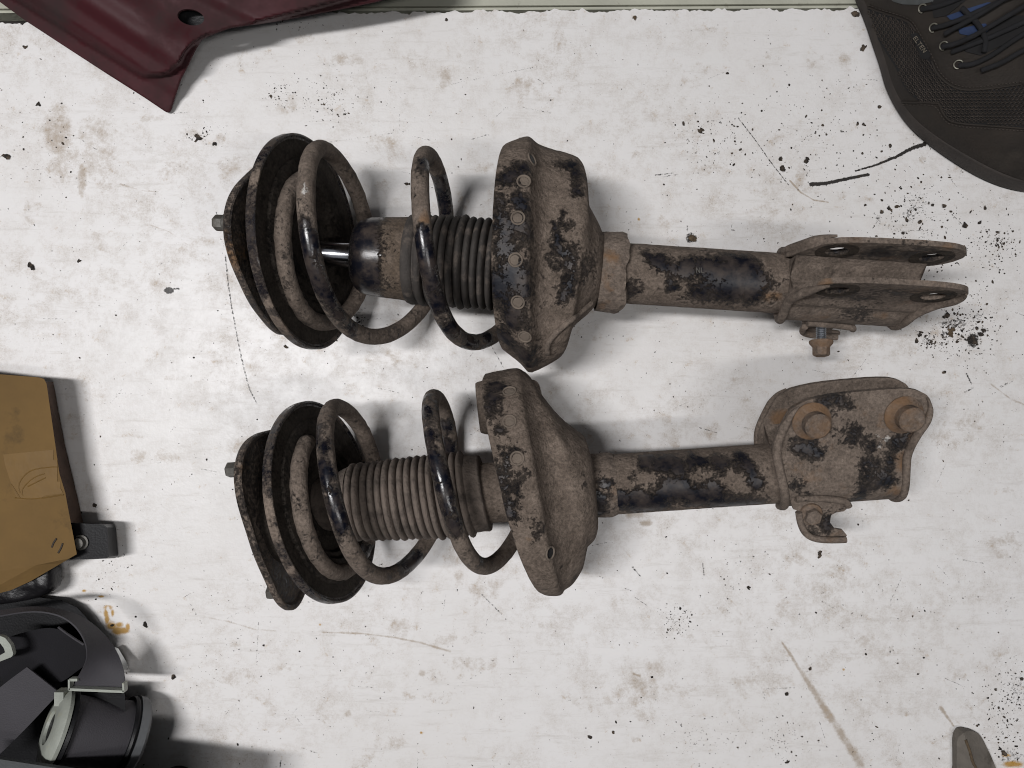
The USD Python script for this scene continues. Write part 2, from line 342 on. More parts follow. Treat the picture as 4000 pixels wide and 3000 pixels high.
# the white board: stains of their own shape in the primvar wear (r brown film, g black marks, b orange oil)
def board_material():
    n = {'g': ('geometry', {}), 'at': ('attribute', {'attribute': 'wear'}), 'sep': ('separate_color', {'color_type': 'rgb'}),
         'n0': ('noise_texture', {'scale': 2.6, 'detail': 5, 'roughness': .6}),
         'r0': ('rgb_ramp', {'ramp': [(.3, (.68, .662, .645)), (.7, (.755, .742, .738))]}),
         # faint brown film
         'n1': ('noise_texture', {'scale': 38, 'detail': 14, 'roughness': .84}),
         'n1b': ('noise_texture', {'scale': 4.5, 'detail': 3, 'roughness': .6}),
         'm1b': ('map_range', {'from_min': .36, 'from_max': .64, 'to_min': .16, 'to_max': .95, 'clamp': True}),
         'mmb': ('math', {'math_type': 'multiply', 'use_clamp': True}),
         'm1': ('map_range', {'from_min': .47, 'from_max': .66, 'to_min': 0, 'to_max': .9, 'clamp': True}),
         'nx': ('noise_texture', {'scale': 700, 'detail': 2, 'roughness': .6}),
         'mx_': ('map_range', {'from_min': .3, 'from_max': .7, 'to_min': .35, 'to_max': 1.3, 'clamp': True}),
         'mm': ('math', {'math_type': 'multiply', 'use_clamp': True}),
         'x1': ('mix_color', {'b': (.37, .31, .25)}),
         # streaky scuffs
         'mp': ('mapping', {'rotation': (0, 0, .35), 'scale': (14, 120, 1)}),
         'n2': ('noise_texture', {'scale': 1.0, 'detail': 10, 'roughness': .8}),
         'm2': ('map_range', {'from_min': .54, 'from_max': .72, 'to_min': 0, 'to_max': .5, 'clamp': True}),
         'x2': ('mix_color', {'b': (.42, .38, .34)}),
         # fine specks
         'n3': ('noise_texture', {'scale': 330, 'detail': 2, 'roughness': .5}),
         'n3b': ('noise_texture', {'scale': 9, 'detail': 4, 'roughness': .6}),
         'a3': ('math', {'math_type': 'multiply_add', 'value2': .28}),
         'm3': ('map_range', {'from_min': .885, 'from_max': .94, 'to_min': 0, 'to_max': .8, 'clamp': True}),
         'x3': ('mix_color', {'b': (.09, .075, .06)}),
         # stains by shape
         'n4': ('noise_texture', {'scale': 75, 'detail': 12, 'roughness': .8}),
         'a4': ('math', {'math_type': 'multiply_add', 'value2': 2.0, 'value3': -1.0}),
         'b4': ('math', {'math_type': 'multiply_add', 'value2': 1.35}),
         'c4': ('map_range', {'from_min': .25, 'from_max': .85, 'to_min': 0, 'to_max': .72, 'clamp': True}),
         'x4': ('mix_color', {'b': (.30, .225, .15)}),
         'n5': ('noise_texture', {'scale': 420, 'detail': 4, 'roughness': .7}),
         'a5': ('math', {'math_type': 'multiply_add', 'value2': 1.6, 'value3': -.8}),
         'b5': ('math', {'math_type': 'add'}),
         'm5': ('map_range', {'from_min': .36, 'from_max': .60, 'to_min': 0, 'to_max': .98, 'clamp': True}),
         'x5': ('mix_color', {'b': (.014, .011, .009)}),
         'b6': ('math', {'math_type': 'multiply_add', 'value2': 1.2}),
         'm6': ('map_range', {'from_min': .2, 'from_max': .9, 'to_min': 0, 'to_max': .9, 'clamp': True}),
         'x6': ('mix_color', {'b': (.40, .21, .015)}),
         'nb': ('noise_texture', {'scale': 240, 'detail': 5, 'roughness': .65}),
         'b': ('bump', {'distance': .00035, 'strength': .7}),
         'rr': ('map_range', {'from_min': .3, 'from_max': .7, 'to_min': .30, 'to_max': .55}),
         'p': ('principled_bsdf', {'specular_ior_level': .4})}
    l = [('g.position', k + '.vector') for k in ('n0', 'n1', 'mp', 'n3', 'n3b', 'n4', 'n5', 'nb')]
    l += [('mp.vector', 'n2.vector'), ('n0.fac', 'r0.fac'), ('r0.color', 'x1.a'), ('n1.fac', 'm1.value'), ('g.position', 'nx.vector'), ('nx.fac', 'mx_.value'), ('m1.result', 'mm.value1'), ('mx_.result', 'mm.value2'), ('g.position', 'n1b.vector'), ('n1b.fac', 'm1b.value'), ('mm.value', 'mmb.value1'), ('m1b.result', 'mmb.value2'), ('mmb.value', 'x1.fac'),
          ('x1.result', 'x2.a'), ('n2.fac', 'm2.value'), ('m2.result', 'x2.fac'),
          ('n3b.fac', 'a3.value1'), ('n3.fac', 'a3.value3'), ('a3.value', 'm3.value'), ('m3.result', 'x3.fac'), ('x2.result', 'x3.a'),
          ('at.color', 'sep.color'), ('n4.fac', 'a4.value1'), ('a4.value', 'b4.value1'), ('sep.r', 'b4.value3'),
          ('b4.value', 'c4.value'), ('c4.result', 'x4.fac'), ('x3.result', 'x4.a'),
          ('n5.fac', 'a5.value1'), ('a5.value', 'b5.value1'), ('sep.g', 'b5.value2'), ('b5.value', 'm5.value'), ('m5.result', 'x5.fac'), ('x4.result', 'x5.a'),
          ('a4.value', 'b6.value1'), ('sep.b', 'b6.value3'), ('b6.value', 'm6.value'), ('m6.result', 'x6.fac'), ('x5.result', 'x6.a'),
          ('x6.result', 'p.base_color'), ('nb.fac', 'b.height'), ('b.normal', 'p.normal'), ('n1.fac', 'rr.value'), ('rr.result', 'p.roughness')]
    material('white_board', n, l)
board_material()

# ================================================================ the setting
# white board with stains
def seg_dist(P, a, b):
    d = b - a; t = np.clip(((P - a) @ d) / max(d @ d, 1e-9), 0, 1)
    return np.linalg.norm(P - (a + t[:, None]*d), axis=1), t

def board():
    x = np.linspace(-0.56, 0.56, 1180); yb = -0.43
    ytop = (1500 - (56 - 0.006*(to_px(np.stack([x, 0*x, 0*x], 1))[:, 0]))) * H / F
    rag = (meshkit.fbm(np.stack([x*90, 0*x, 0*x], 1), 4, 3) - .5) * .006 + (meshkit.noise(np.stack([x*420, 0*x+4, 0*x], 1), 5)-.5)*.0016
    rag += np.where(x < -.30, -.008, 0)
    ytop = ytop + rag
    t = np.linspace(0, 1, 870)
    Y = yb + (ytop - yb)[None, :]*t[:, None]
    X = np.broadcast_to(x[None, :], Y.shape)
    P = np.stack([X, Y, np.zeros_like(X)], -1)
    top_v, top_f = grid_mesh(P, flip=True)
    n = len(top_v); idx = np.arange(n).reshape(P.shape[:2])
    loop = np.r_[idx[0, :], idx[1:, -1], idx[-1, -2::-1], idx[-2:0:-1, 0]]
    low = top_v[loop] - [0, 0, .012]
    k = np.arange(len(loop)); k2 = (k+1) % len(loop)
    side = np.vstack([np.stack([loop[k], n+k, n+k2], 1), np.stack([loop[k], n+k2, loop[k2]], 1)])
    m = trimesh.Trimesh(np.vstack([top_v, low]), np.vstack([top_f, side]), process=False)
    return m

BROWN = [  # x, y, rx, ry, strength : films of brown dirt
    (225, 520, 60, 110, .8), (250, 640, 70, 90, .6), (375, 520, 80, 70, .6), (390, 620, 70, 90, .55), (320, 700, 18, 60, .9), (400, 700, 15, 90, .55),
    (500, 840, 40, 30, .5), (390, 940, 40, 40, .45), (420, 730, 22, 22, .5), (700, 985, 60, 50, .25), (690, 1010, 40, 60, .3), (110, 840, 20, 60, .5), (140, 810, 30, 40, .4),
    (600, 465, 50, 18, .6), (745, 520, 35, 25, .6), (860, 540, 22, 20, .5), (960, 230, 120, 50, .3), (1190, 140, 40, 40, .4), (1740, 310, 26, 40, .7),
    (1700, 1880, 30, 30, .3), (340, 1520, 70, 50, .35), (430, 1560, 60, 60, .3), (300, 1500, 60, 40, .4),
    (1760, 2500, 90, 26, .5), (1850, 2590, 110, 30, .5), (1700, 2640, 140, 26, .35), (1650, 2720, 200, 26, .3), (1100, 2620, 120, 26, .35), (960, 2720, 90, 30, .3),
    (2500, 2700, 110, 70, .55), (2560, 2620, 40, 50, .6), (2640, 2690, 120, 26, .4), (2520, 2790, 60, 40, .5), (2750, 2480, 70, 60, .28), (2280, 2740, 90, 60, .3),
    (2380, 2760, 60, 40, .35), (3390, 2510, 45, 40, .55), (3330, 2570, 40, 26, .4), (3000, 2700, 160, 18, .3), (2480, 2010, 40, 16, .9), (2525, 2045, 26, 12, .9), (1790, 2260, 22, 60, .5),
    (1860, 2330, 20, 40, .5), (1550, 2910, 50, 26, .4), (1360, 2790, 16, 16, .8), (1650, 2630, 16, 14, .8), (2700, 900+40, 26, 20, .0),
    (2480, 605, 30, 16, .5), (2700, 530, 60, 50, .35), (2620, 380, 70, 60, .25), (3130, 680, 26, 60, .45), (3300, 240, 26, 40, .5), (3000, 820, 50, 40, .35),
    (3080, 880, 50, 20, .4), (3800, 2780, 90, 60, .35), (3900, 2600, 60, 80, .35), (3700, 1180, 60, 60, .35), (3620, 1290, 90, 60, .4), (3780, 1330, 60, 60, .4),
    (3480, 640, 60, 30, .3), (2920, 1570, 30, 20, .35), (3600, 1480, 40, 40, .22), (1150, 2560, 60, 12, .4), (900, 2460, 90, 20, .3)]
LINES = [  # points, half width at ends, channel, strength
    ([(3168, 720), (3230, 716), (3300, 700), (3392, 682)], 6.5, 5, 1, 1.0),
    ([(3342, 668), (3420, 645), (3500, 613), (3560, 580), (3612, 563)], 2.5, 7, 1, 1.0),
    ([(880, 1000), (893, 1120), (905, 1200), (918, 1270), (932, 1345), (950, 1430), (975, 1520), (1003, 1575)], 3.6, 3.2, 1, .56),
    ([(846, 830), (858, 880)], 3, 3, 1, .55),
    ([(2885, 462), (2960, 560), (3010, 632), (3080, 722)], 2, 2, 1, .62),
    ([(3086, 706), (3128, 752), (3180, 782), (3235, 790)], 3, 2.5, 0, .9),
    ([(3055, 2510), (3090, 2560), (3120, 2610), (3160, 2670), (3200, 2740), (3270, 2840), (3360, 2985)], 3, 16, 0, .75),
    ([(3675, 2765), (3700, 2800), (3725, 2835)], 7, 4, 0, .9),
    ([(1260, 2470), (1420, 2475), (1540, 2490), (1640, 2510), (1760, 2545)], 3, 4, 0, .7),
    ([(800, 2410), (900, 2430), (1000, 2460), (1100, 2465)], 3, 3, 0, .5),
    ([(2560, 684), (2630, 676)], 3, 2, 1, .6), ([(2590, 690), (2650, 682)], 2, 2, 1, .55),
    ([(3870, 1500), (3950, 1560), (4000, 1580)], 3, 3, 0, .6), ([(3910, 1510), (3955, 1490)], 5, 3, 1, .5),
    ([(3770, 1530), (3800, 1515)], 5, 4, 1, .5), ([(3775, 1460), (3795, 1500)], 4, 3, 1, .6),
    ([(3060, 1700), (3100, 1712)], 2, 2, 1, .5), ([(2730, 1670), (2800, 1690)], 2, 2, 1, .5),
    ([(2470, 2215), (2500, 2250)], 4, 2, 1, .6), ([(2745, 2200), (2750, 2245)], 2, 3, 1, .6), ([(2440, 2298), (2470, 2308)], 3, 3, 1, .5),
    ([(2475, 2633), (2500, 2640)], 4, 4, 0, 1.0), ([(1940, 455), (1975, 420)], 2, 2, 1, .5), ([(1840, 545), (1910, 525)], 1.5, 1.5, 1, .5),
    ([(1880, 2320), (1960, 2400)], 3, 3, 1, .5), ([(2000, 3000), (2010, 2940)], 0, 0, 1, 0), ([(1095, 2995), (1097, 2970)], 2, 2, 1, .8),
    ([(690, 2560), (705, 2640), (720, 2600)], 0, 0, 1, 0), ([(1010, 2430), (1000, 2600)], 1.5, 1.5, 1, .45), ([(1640, 690), (1560, 668)], 1.5, 1.5, 1, .45),
    ([(1050, 1370), (950, 1330)], 1.5, 1.5, 1, .4), ([(590, 880), (660, 905), (740, 960)], 2, 2, 0, .5), ([(470, 720), (560, 745), (620, 750)], 3, 2, 0, .5),
    ([(2100, 260), (1900, 300), (1760, 330)], 1.5, 1.5, 1, .42), ([(1250, 560), (1600, 510)], 1.5, 1.5, 1, .4)]
ORANGE = [(422, 2372, 17, 8), (414, 2395, 8, 20), (418, 2420, 9, 20), (440, 2395, 6, 14), (434, 2446, 20, 18), (458, 2464, 26, 16), (484, 2464, 22, 11), (500, 2450, 8, 14), (465, 2440, 14, 10), (328, 2308, 8, 5), (395, 2330, 13, 4), (3500, 3060, 10, 10),
          (3960, 2985, 40, 12), (3930, 2950, 16, 6), (3295, 2615, 6, 5), (1645, 2862, 5, 5), (1250, 2440, 5, 4), (2495, 856, 5, 5), (2700, 930, 0.1, 0.1)]
_r = np.random.default_rng(12)
for _ in range(170):      # hairline scratches
    x_, y_ = _r.uniform(0, 4000), _r.uniform(70, 3000); a_ = _r.choice([.1, .6, 2.3, 2.8, 1.4]) + _r.normal(0, .3); l_ = _r.uniform(20, 120)
    LINES.append(([(x_, y_), (x_ + l_*math.cos(a_), y_ + l_*math.sin(a_))], 1.2, 1.2, 1, _r.uniform(.3, .5)))
for _ in range(150):      # old smears of brown film
    a_ = _r.uniform(.25, 1); q_ = _r.uniform(14, 85)
    BROWN.append((_r.uniform(0, 4000), _r.uniform(80, 3000), q_, q_*a_, _r.uniform(.28, .55)))
SMUDGE = [(2700, 930, 22, 20, .75), (2685, 890, 3, 14, .6), (1320, 1075, 3, 3, .1), (1000, 940, 1, 1, .0), (1655, 1130, 14, 12, .6), (660, 1135, 18, 12, 1.1), (690, 1128, 16, 4, .8), (125, 1043, 9, 9, .8), (3820, 1240, 26, 22, .35), (3725, 1265, 60, 26, .5), (3690, 1310, 22, 16, .5),
          (3620, 1330, 26, 18, .45), (3800, 1330, 24, 30, .75), (3430, 860, 16, 26, .42), (3580, 800, 60, 60, .32), (3550, 840, 30, 30, .4), (1600, 1100, 1, 1, 0), (216, 484, 6, 6, .5), (1385, 1265, 18, 14, .55), (1400, 1200, 10, 30, .35),
          (3975, 2700, 40, 90, .35), (3950, 2960, 60, 40, .4)]
def board_wear(pts):
    q = to_px(pts); out = np.zeros((len(q), 3))
    def box(x0, y0, x1, y1): return np.nonzero((q[:, 0] > x0) & (q[:, 0] < x1) & (q[:, 1] > y0) & (q[:, 1] < y1))[0]
    for x, y, rx, ry, s in BROWN:
        i = box(x-2*rx, y-2*ry, x+2*rx, y+2*ry)
        d = ((q[i, 0]-x)/rx)**2 + ((q[i, 1]-y)/ry)**2
        out[i, 0] = np.maximum(out[i, 0], s*.8*np.exp(-d*d*.7))
    for x, y, rx, ry, s in SMUDGE:
        i = box(x-2*rx, y-2*ry, x+2*rx, y+2*ry)
        d = ((q[i, 0]-x)/rx)**2 + ((q[i, 1]-y)/ry)**2
        out[i, 1] = np.maximum(out[i, 1], s*np.exp(-d*d*.7))
    for pts_, w0, w1, ch, s in LINES:
        if s == 0: continue
        L = np.asarray(pts_, float); m = max(w0, w1)*3 + 6
        i = box(L[:, 0].min()-m, L[:, 1].min()-m, L[:, 0].max()+m, L[:, 1].max()+m)
        if len(i) == 0: continue
        nseg = len(L)-1
        for k in range(nseg):
            d, t = seg_dist(q[i], L[k], L[k+1])
            w = w0 + (w1-w0)*(k+t)/nseg
            out[i, ch] = np.maximum(out[i, ch], s*np.clip(1.35 - d/np.maximum(w, 2.2)*.75, 0, 1))
    for x, y, rx, ry in ORANGE:
        i = box(x-3*rx, y-3*ry, x+3*rx, y+3*ry)
        d = np.sqrt(((q[i, 0]-x)/rx)**2 + ((q[i, 1]-y)/ry)**2)
        out[i, 2] = np.maximum(out[i, 2], np.clip(1.5-d, 0, 1))
    i = box(400, 2360, 440, 2400)   # the oil ring is open in the middle
    out[i, 2] *= np.clip(np.hypot((q[i, 0]-422)/9, (q[i, 1]-2378)/13), 0, 1)**2
    return out
p = obj('work_board', board(), 'white_board', smooth=False, color=board_wear)
tag(stage.GetPrimAtPath(p), 'dirty white laminated board with brown stains and black scuffs', 'board', kind='structure')
ground = trimesh.creation.box([3.0, 3.0, .02]); ground.apply_translation([0, 0, -.028])
p = obj('floor', ground, 'dark_gap', smooth=False)
tag(stage.GetPrimAtPath(p), 'dark ground under the white board', 'floor', kind='structure')
# cream painted ledge beyond the board's ragged top edge
t = thing('painted_ledge', 'cream painted ledge with a fine groove beyond the ragged board edge', 'ledge', (0, .37, 0))
def ledge_strip(y0, y1, z0, z1, tilt=.006):
    a = []
    for px_, ya, yb in ((-400, y0, y1), (4400, y0, y1)):
        d = -tilt*(px_-2000)
        for y in (ya, yb):
            for z in (z0, z1): a.append(at(px_, y + d, 0)*[1, 1, 0] + [0, 0, z])
    return trimesh.convex.convex_hull(np.array(a))
obj('ledge_strip', ledge_strip(27, 37, -.017, -.001), 'cream_paint', t)
obj('ledge_strip', ledge_strip(-260, 24, -.017, .0012), 'cream_paint', t)

# ================================================================ the two struts
class Strut:
    def __init__(s, y0, slope, roll, du, dr=0.0):
        s.th = math.atan(slope); s.y0 = y0; s.roll = roll; s.du = du; s.dr = dr
        s.o = np.array([0, (1500-y0)*K, ZA])
        c, n = math.cos(s.th), math.sin(s.th)
        s.R = np.array([[c, -n, 0], [n, c, 0], [0, 0, 1.0]])
        a = roll; s.q = np.array([0, math.cos(a), math.sin(a)]); s.r = np.array([0, -math.sin(a), math.cos(a)])
    def w(s, P):                                   # (u, v, w) in pixels -> world
        return s.o + (np.asarray(P, float) * K) @ s.R.T
    def b(s, P):                                   # bracket frame (p, q, r)
        P = np.asarray(P, float) + [0, 0, s.dr]
        return s.w(np.stack([P[..., 0] + s.du, P[..., 1]*s.q[1] + P[..., 2]*s.r[1], P[..., 1]*s.q[2] + P[..., 2]*s.r[2]], -1))
    def inv(s, P): return ((np.asarray(P) - s.o) @ s.R) / K
    def ray_r(s, px, r):                           # photograph pixels -> (p, q) on the bracket plane of given r
        px = np.asarray(px, float).reshape(-1, 2)
        c = s.inv(np.array([[0, 0, H]]))[0]
        d = s.inv(at(px[:, 0], px[:, 1], 0.0)) - c
        t = (r - c @ s.r) / (d @ s.r)
        X = c + d*t[:, None]
        return np.stack([X[:, 0] - s.du, X @ s.q], 1)

def ring_pts(n=112): return np.linspace(0, 2*PI, n, endpoint=False)

def loft(S, sections, n=112, sub=5, noise=0.0, seed=1, close=True, expo=2.0):
    """sections: rows (u_top, v_top, u_bot, v_bot, w_front, w_back, lean). Interpolated smoothly between rows; negative sub keeps rows sharp."""
    from scipy.interpolate import PchipInterpolator
    A = np.asarray(sections, float); i = np.arange(len(A))
    A = PchipInterpolator(i, A)(np.linspace(0, len(A)-1, (len(A)-1)*sub + 1))
    t = ring_pts(n); ct, st = np.cos(t), np.sin(t)
    ce = np.sign(ct)*np.abs(ct)**(2/expo); se = np.sign(st)*np.abs(st)**(2/expo)
    ut, vt, ub, vb, wf, wb, le = [A[:, k][:, None] for k in range(7)]
    v = (vt+vb)/2 + (vt-vb)/2*ce
    w = np.where(se > 0, wf, wb)*se
    u = (ut+ub)/2 + (ut-ub)/2*ct + le*w
    P = np.stack([u, v, w], -1)
    if noise:
        c = P.reshape(-1, 3); d = (meshkit.fbm(c/34.0, 4, seed) - .5)*2*noise
        ctr = np.stack([np.broadcast_to(u.mean(1, keepdims=True), u.shape), np.broadcast_to(v.mean(1, keepdims=True), u.shape), 0*u], -1)
        dirn = P - ctr; dirn /= np.maximum(np.linalg.norm(dirn, axis=-1, keepdims=True), 1e-6)
        P = P + dirn*d.reshape(P.shape[:2])[..., None]
    vv, ff = grid_mesh(P, closed_v=True)
    if close:
        k = len(vv); m = len(P)
        vv = np.vstack([vv, P[0].mean(0), P[-1].mean(0)]); j = np.arange(n)
        ff = np.vstack([ff, np.stack([np.full(n, k), (j+1) % n, j], 1)[:, ::-1], np.stack([np.full(n, k+1), (m-1)*n+j, (m-1)*n+(j+1) % n], 1)[:, ::-1]])
    return fix(trimesh.Trimesh(S.w(vv), ff, process=False))

def disc_frame(S, u, v, w, yaw, lean):
    """Frame for turned parts whose plane is tilted: x' along the axis, a ~ v, b ~ w."""
    def f(X):
        a, r1, r2 = X[:, 0], X[:, 1], X[:, 2]
        ax = np.array([1.0, yaw, lean]); ax /= np.linalg.norm(ax)
        e1 = np.array([-yaw, 1.0, 0]); e1 /= np.linalg.norm(e1)
        e2 = np.cross(ax, e1)
        return S.w(np.array([u, v, w]) + a[:, None]*ax + r1[:, None]*e1 + r2[:, None]*e2)
    return f

def wear_fn(spots, part_mesh, base=(0, 0, 0), gain=1.3):
    """Worn spots: photograph pixel, radius in pixels, channel, strength -> spots fixed on the part's surface."""
    if spots:
        P, _ = cast(part_mesh, [s[:2] for s in spots])
    def f(pts):
        out = np.tile(np.array(base, float), (len(pts), 1))
        warp = np.stack([meshkit.fbm(pts*75 + 9*j, 3, 31 + j) - .5 for j in range(3)], 1)*.018
        for k, s in enumerate(spots):
            if np.isnan(P[k, 0]): continue
            ch = s[3] if len(s) > 3 else 0; st = s[4] if len(s) > 4 else 1.0
            d = np.linalg.norm(pts + warp - P[k], axis=1) / (s[2]*K)
            g = st*(gain if ch == 0 and st > 0 else 1.0)*np.exp(-d**2*.9)
            out[:, ch] = np.maximum(out[:, ch], g) if st > 0 else out[:, ch] + g
        return out
    return f

def coil(S, c):
    t = np.radians(np.arange(-c['start'], 720 + c['over'], 4.0))
    T = np.degrees(t)
    R1 = np.where(T < 0, c['R0'] + (c['R1']-c['R0'])*np.clip((T + c['start'])/c['start'], 0, 1)**1.6, c['R1'])
    k = np.clip((T + c['start'])/c['start'], 0, 1)
    u = np.where(T < 0, c['u_end'] + (c['u1'] - c['u_end'])*k**2.4, c['u1'] + c['P']*T/360)
    # pitch eases in after the end turn
    w = R1*np.sin(t); v = R1*np.cos(t) + np.interp(T, [-c['start'], 0, 720], c['vc'])
    u = u - c['lean']*w + c['bow']*w*w/c['R1'] - c['yaw']*(R1*np.cos(t))*np.interp(T, [-200, 0], [1, 0])
    P = np.stack([u, v, w], 1); n = 22
    tb = tube(S.w(P), c['r']*K, n=n)
    X = S.inv(tb.vertices); m = len(P)*n; ctr = np.repeat(P, n, 0); d = X[:m] - ctr
    amp = np.repeat(np.where(T < -40, 5.5, np.where(T < 60, 3.0, 1.8)), n)      # mud cakes thickest on the end turn
    X[:m] = ctr + d*(1 + ((meshkit.fbm(X[:m]/17.0, 4, c['seed'])-.5)*2*amp/c['r'])[:, None])
    tb.vertices = S.w(X)
    return tb

def prism_hex(S, frame, u0, u1, r, n=6, rot=0.0):
    a = np.arange(n)*2*PI/n + rot
    sec = [(u0, r*.97), (u0 + (u1-u0)*.08, r), (u0 + (u1-u0)*.86, r), (u1, r*.86)]
    P = np.stack([np.stack([np.full(n, q[0]), q[1]*np.cos(a), q[1]*np.sin(a)], 1) for q in sec])
    v, f = grid_mesh(P, closed_v=True); k = len(v)
    v = np.vstack([v, [u0, 0, 0], [u1, 0, 0]]); j = np.arange(n)
    f = np.vstack([f, np.stack([np.full(n, k), (j+1) % n, j], 1), np.stack([np.full(n, k+1), 3*n+j, 3*n+(j+1) % n], 1)])
    return fix(trimesh.Trimesh(frame(v), f, process=False))

def thread(frame, u0, u1, r, pitch=7, n=20):
    z = np.arange(u0, u1, pitch/2)
    pr = [(u0, 0)] + [(x, r if i % 2 else r*.86) for i, x in enumerate(z)] + [(u1, r*.9), (u1, 0)]
    return fix(revolve(pr, n, frame))

def line_frame(S, origin, axis):
    """(along, a, b) in pixels about an axis through a strut-frame point."""
    ax = np.asarray(axis, float); ax /= np.linalg.norm(ax)
    e1 = np.cross(ax, [1, 0.1, 0.02]); e1 /= np.linalg.norm(e1); e2 = np.cross(ax, e1)
    return lambda X: S.w(np.asarray(origin) + X[:, :1]*ax + X[:, 1:2]*e1 + X[:, 2:3]*e2)

PL = np.array([(342, 1385), (340, 1270), (337, 1215), (332, 1165), (320, 1106), (305, 1072), (288, 1047), (208, 1006), (140, 984), (20, 1000), (-60, 1020), (-135, 1037)], float)[::-1]
PR = np.array([(342, 1400), (340, 1462), (336, 1490), (326, 1522), (310, 1548), (292, 1564), (246, 1575), (200, 1560), (160, 1532), (93, 1489), (40, 1478), (-60, 1487), (-135, 1497)], float)[::-1]
def bracket(S, parent, holes, spots, mat='mud_on_rusty_bracket'):
    qs = [342, 340.5, 338, 334, 328, 320, 310, 298, 285, 268, 250, 230, 210, 190, 170, 150, 135, 120, 108]
    rs = [83]*13 + [83.5, 84, 86, 90, 96, 103]
    arc = [(130*math.sin(a), 130*math.cos(a)) for a in np.radians(np.arange(38, -91, -8))]
    half = list(zip(qs, rs)) + arc
    path = np.array(half + [(q, -r) for q, r in half[::-1] if abs(r) > 3])
    T = np.gradient(path, axis=0); T /= np.linalg.norm(T, axis=1, keepdims=True)
    N = np.stack([T[:, 1], -T[:, 0]], 1)                     # points outward or inward
    if (N[3] @ np.array([0, 1])) < 0: N = -N
    npp = 40; tau = (1-np.cos(np.linspace(0, PI, npp)))/2
    def sheet(off):
        pq = path + N*off
        pl = np.interp(path[:, 0], PL[:, 0], PL[:, 1]); pr = np.interp(path[:, 0], PR[:, 0], PR[:, 1])
        p_ = pl[:, None] + (pr-pl)[:, None]*tau[None]
        return np.stack([p_, np.broadcast_to(pq[:, :1], p_.shape), np.broadcast_to(pq[:, 1:], p_.shape)], -1)
    A, B = sheet(0), sheet(-20)
    n, m = A.shape[:2]
    va, fa = grid_mesh(A); vb, fb = grid_mesh(B, flip=True); fb = fb + len(va)
    idx = np.arange(n*m).reshape(n, m); loop = np.r_[idx[0, :], idx[1:, -1], idx[-1, -2::-1], idx[-2:0:-1, 0]]
    k = np.arange(len(loop)); k2 = (k+1) % len(loop); o = len(va)
    side = np.vstack([np.stack([loop[k], loop[k]+o, loop[k2]+o], 1), np.stack([loop[k], loop[k2]+o, loop[k2]], 1)])
    sd = trimesh.Trimesh(np.vstack([va, vb]), np.vstack([fa, fb, side]), process=False)
    if not sd.is_winding_consistent: sd = trimesh.Trimesh(sd.vertices, np.vstack([fa, fb, side[:, ::-1]]), process=False)
    sd = fix(sd)
    man = m3.Manifold(m3.Mesh(sd.vertices.astype(np.float32), sd.faces.astype(np.uint32)))
    if holes:
        for hp, hq in ((1126, 238), (1468, 240)):
            c = m3.Manifold.cylinder(400, 40, 40, 40).translate([hp, hq, -200])
            man = man - c
    man = man.refine_to_length(22)
    t = as_tm(man)
    c = t.vertices
    d = (meshkit.fbm(c/30.0, 4, 11)-.5)*5.0
    t.vertices = S.b(c + np.stack([0*d, d*.3, d], 1)*.6)
    part = obj('clamp_bracket', t, mat, parent, smooth=40, color=wear_fn(spots, t, gain=.98))
    for sgn in (1, -1):
        q = np.array([300, 270, 208, 140, 80, 20, -50, -100, -134]) if sgn > 0 else np.array([312, 288, 208, 140, 80, 20, -40])
        def surf(qv):
            i = np.abs(np.array(half)[:, 0]-qv).argmin(); return half[i][1]
        l = np.array([[np.interp(x, PL[:, 0], PL[:, 1]) + 8, x, sgn*(surf(x) + 8)] for x in q])
        l = smooth_line(l, 10); lip = tube(S.b(l), 17*K*np.interp(np.arange(len(l)), [0, 8, len(l)-3, len(l)-1], [.25, 1, 1, .7]), 12)
        obj('stiffening_lip', lip, mat, part, color=wear_fn([], lip))
        q = np.array([300, 280, 246, 200, 160, 93, 40, -60, -110, -134])
        l = np.array([[np.interp(x, PR[:, 0], PR[:, 1]) - 8, x, sgn*(surf(x) + 6)] for x in q])
        l = smooth_line(l, 10); lip = tube(S.b(l), 15*K*np.interp(np.arange(len(l)), [0, 9, len(l)-3, len(l)-1], [.2, 1, 1, .7]), 12)
        obj('stiffening_lip', lip, mat, part, color=wear_fn([], lip))
    G = np.array([[[p_, q_ + (4 if abs(r_) < 40 else 9), r_] for q_, r_ in ((60, -70), (172, -60), (132, -42), (114, 0), (120, 42), (140, 60), (60, 70))] for p_ in np.linspace(1002, 1486, 30)], float)
    G[..., 1] += (meshkit.fbm(G/26.0, 3, 17)-.5)*9
    v_, f_ = grid_mesh(S.b(G), closed_v=True); k_ = len(v_); j_ = np.arange(7)
    v_ = np.vstack([v_, v_[:7].mean(0), v_[-7:].mean(0)]); f_ = np.vstack([f_, np.stack([np.full(7, k_), (j_+1) % 7, j_], 1)[:, ::-1], np.stack([np.full(7, k_+1), k_-7+j_, k_-7+(j_+1) % 7], 1)[:, ::-1]])
    wb = fix(trimesh.Trimesh(v_, f_, process=False)); obj('channel_web', wb, 'caked_mud', part, smooth=50, color=wear_fn([], wb))
    if holes:      # weld nut collars in the far leg
        for hp in (1126, 1468):
            for rr in ((-83, 83, -63) if hp else ()):
                ringp = [(-2.2, 41), (-2.2, 74), (1.6, 74), (2.2, 70), (2.2, 41), (-2.2, 41)]
                fr = lambda X, hp=hp, rr=rr: S.b(np.stack([hp + X[:, 1], 239 + X[:, 2], rr + X[:, 0]], 1))
                rg = fix(revolve(ringp, 44, fr)); obj('hole_rim', rg, 'worn_hole_rim', part, color=wear_fn([], rg))
    return t

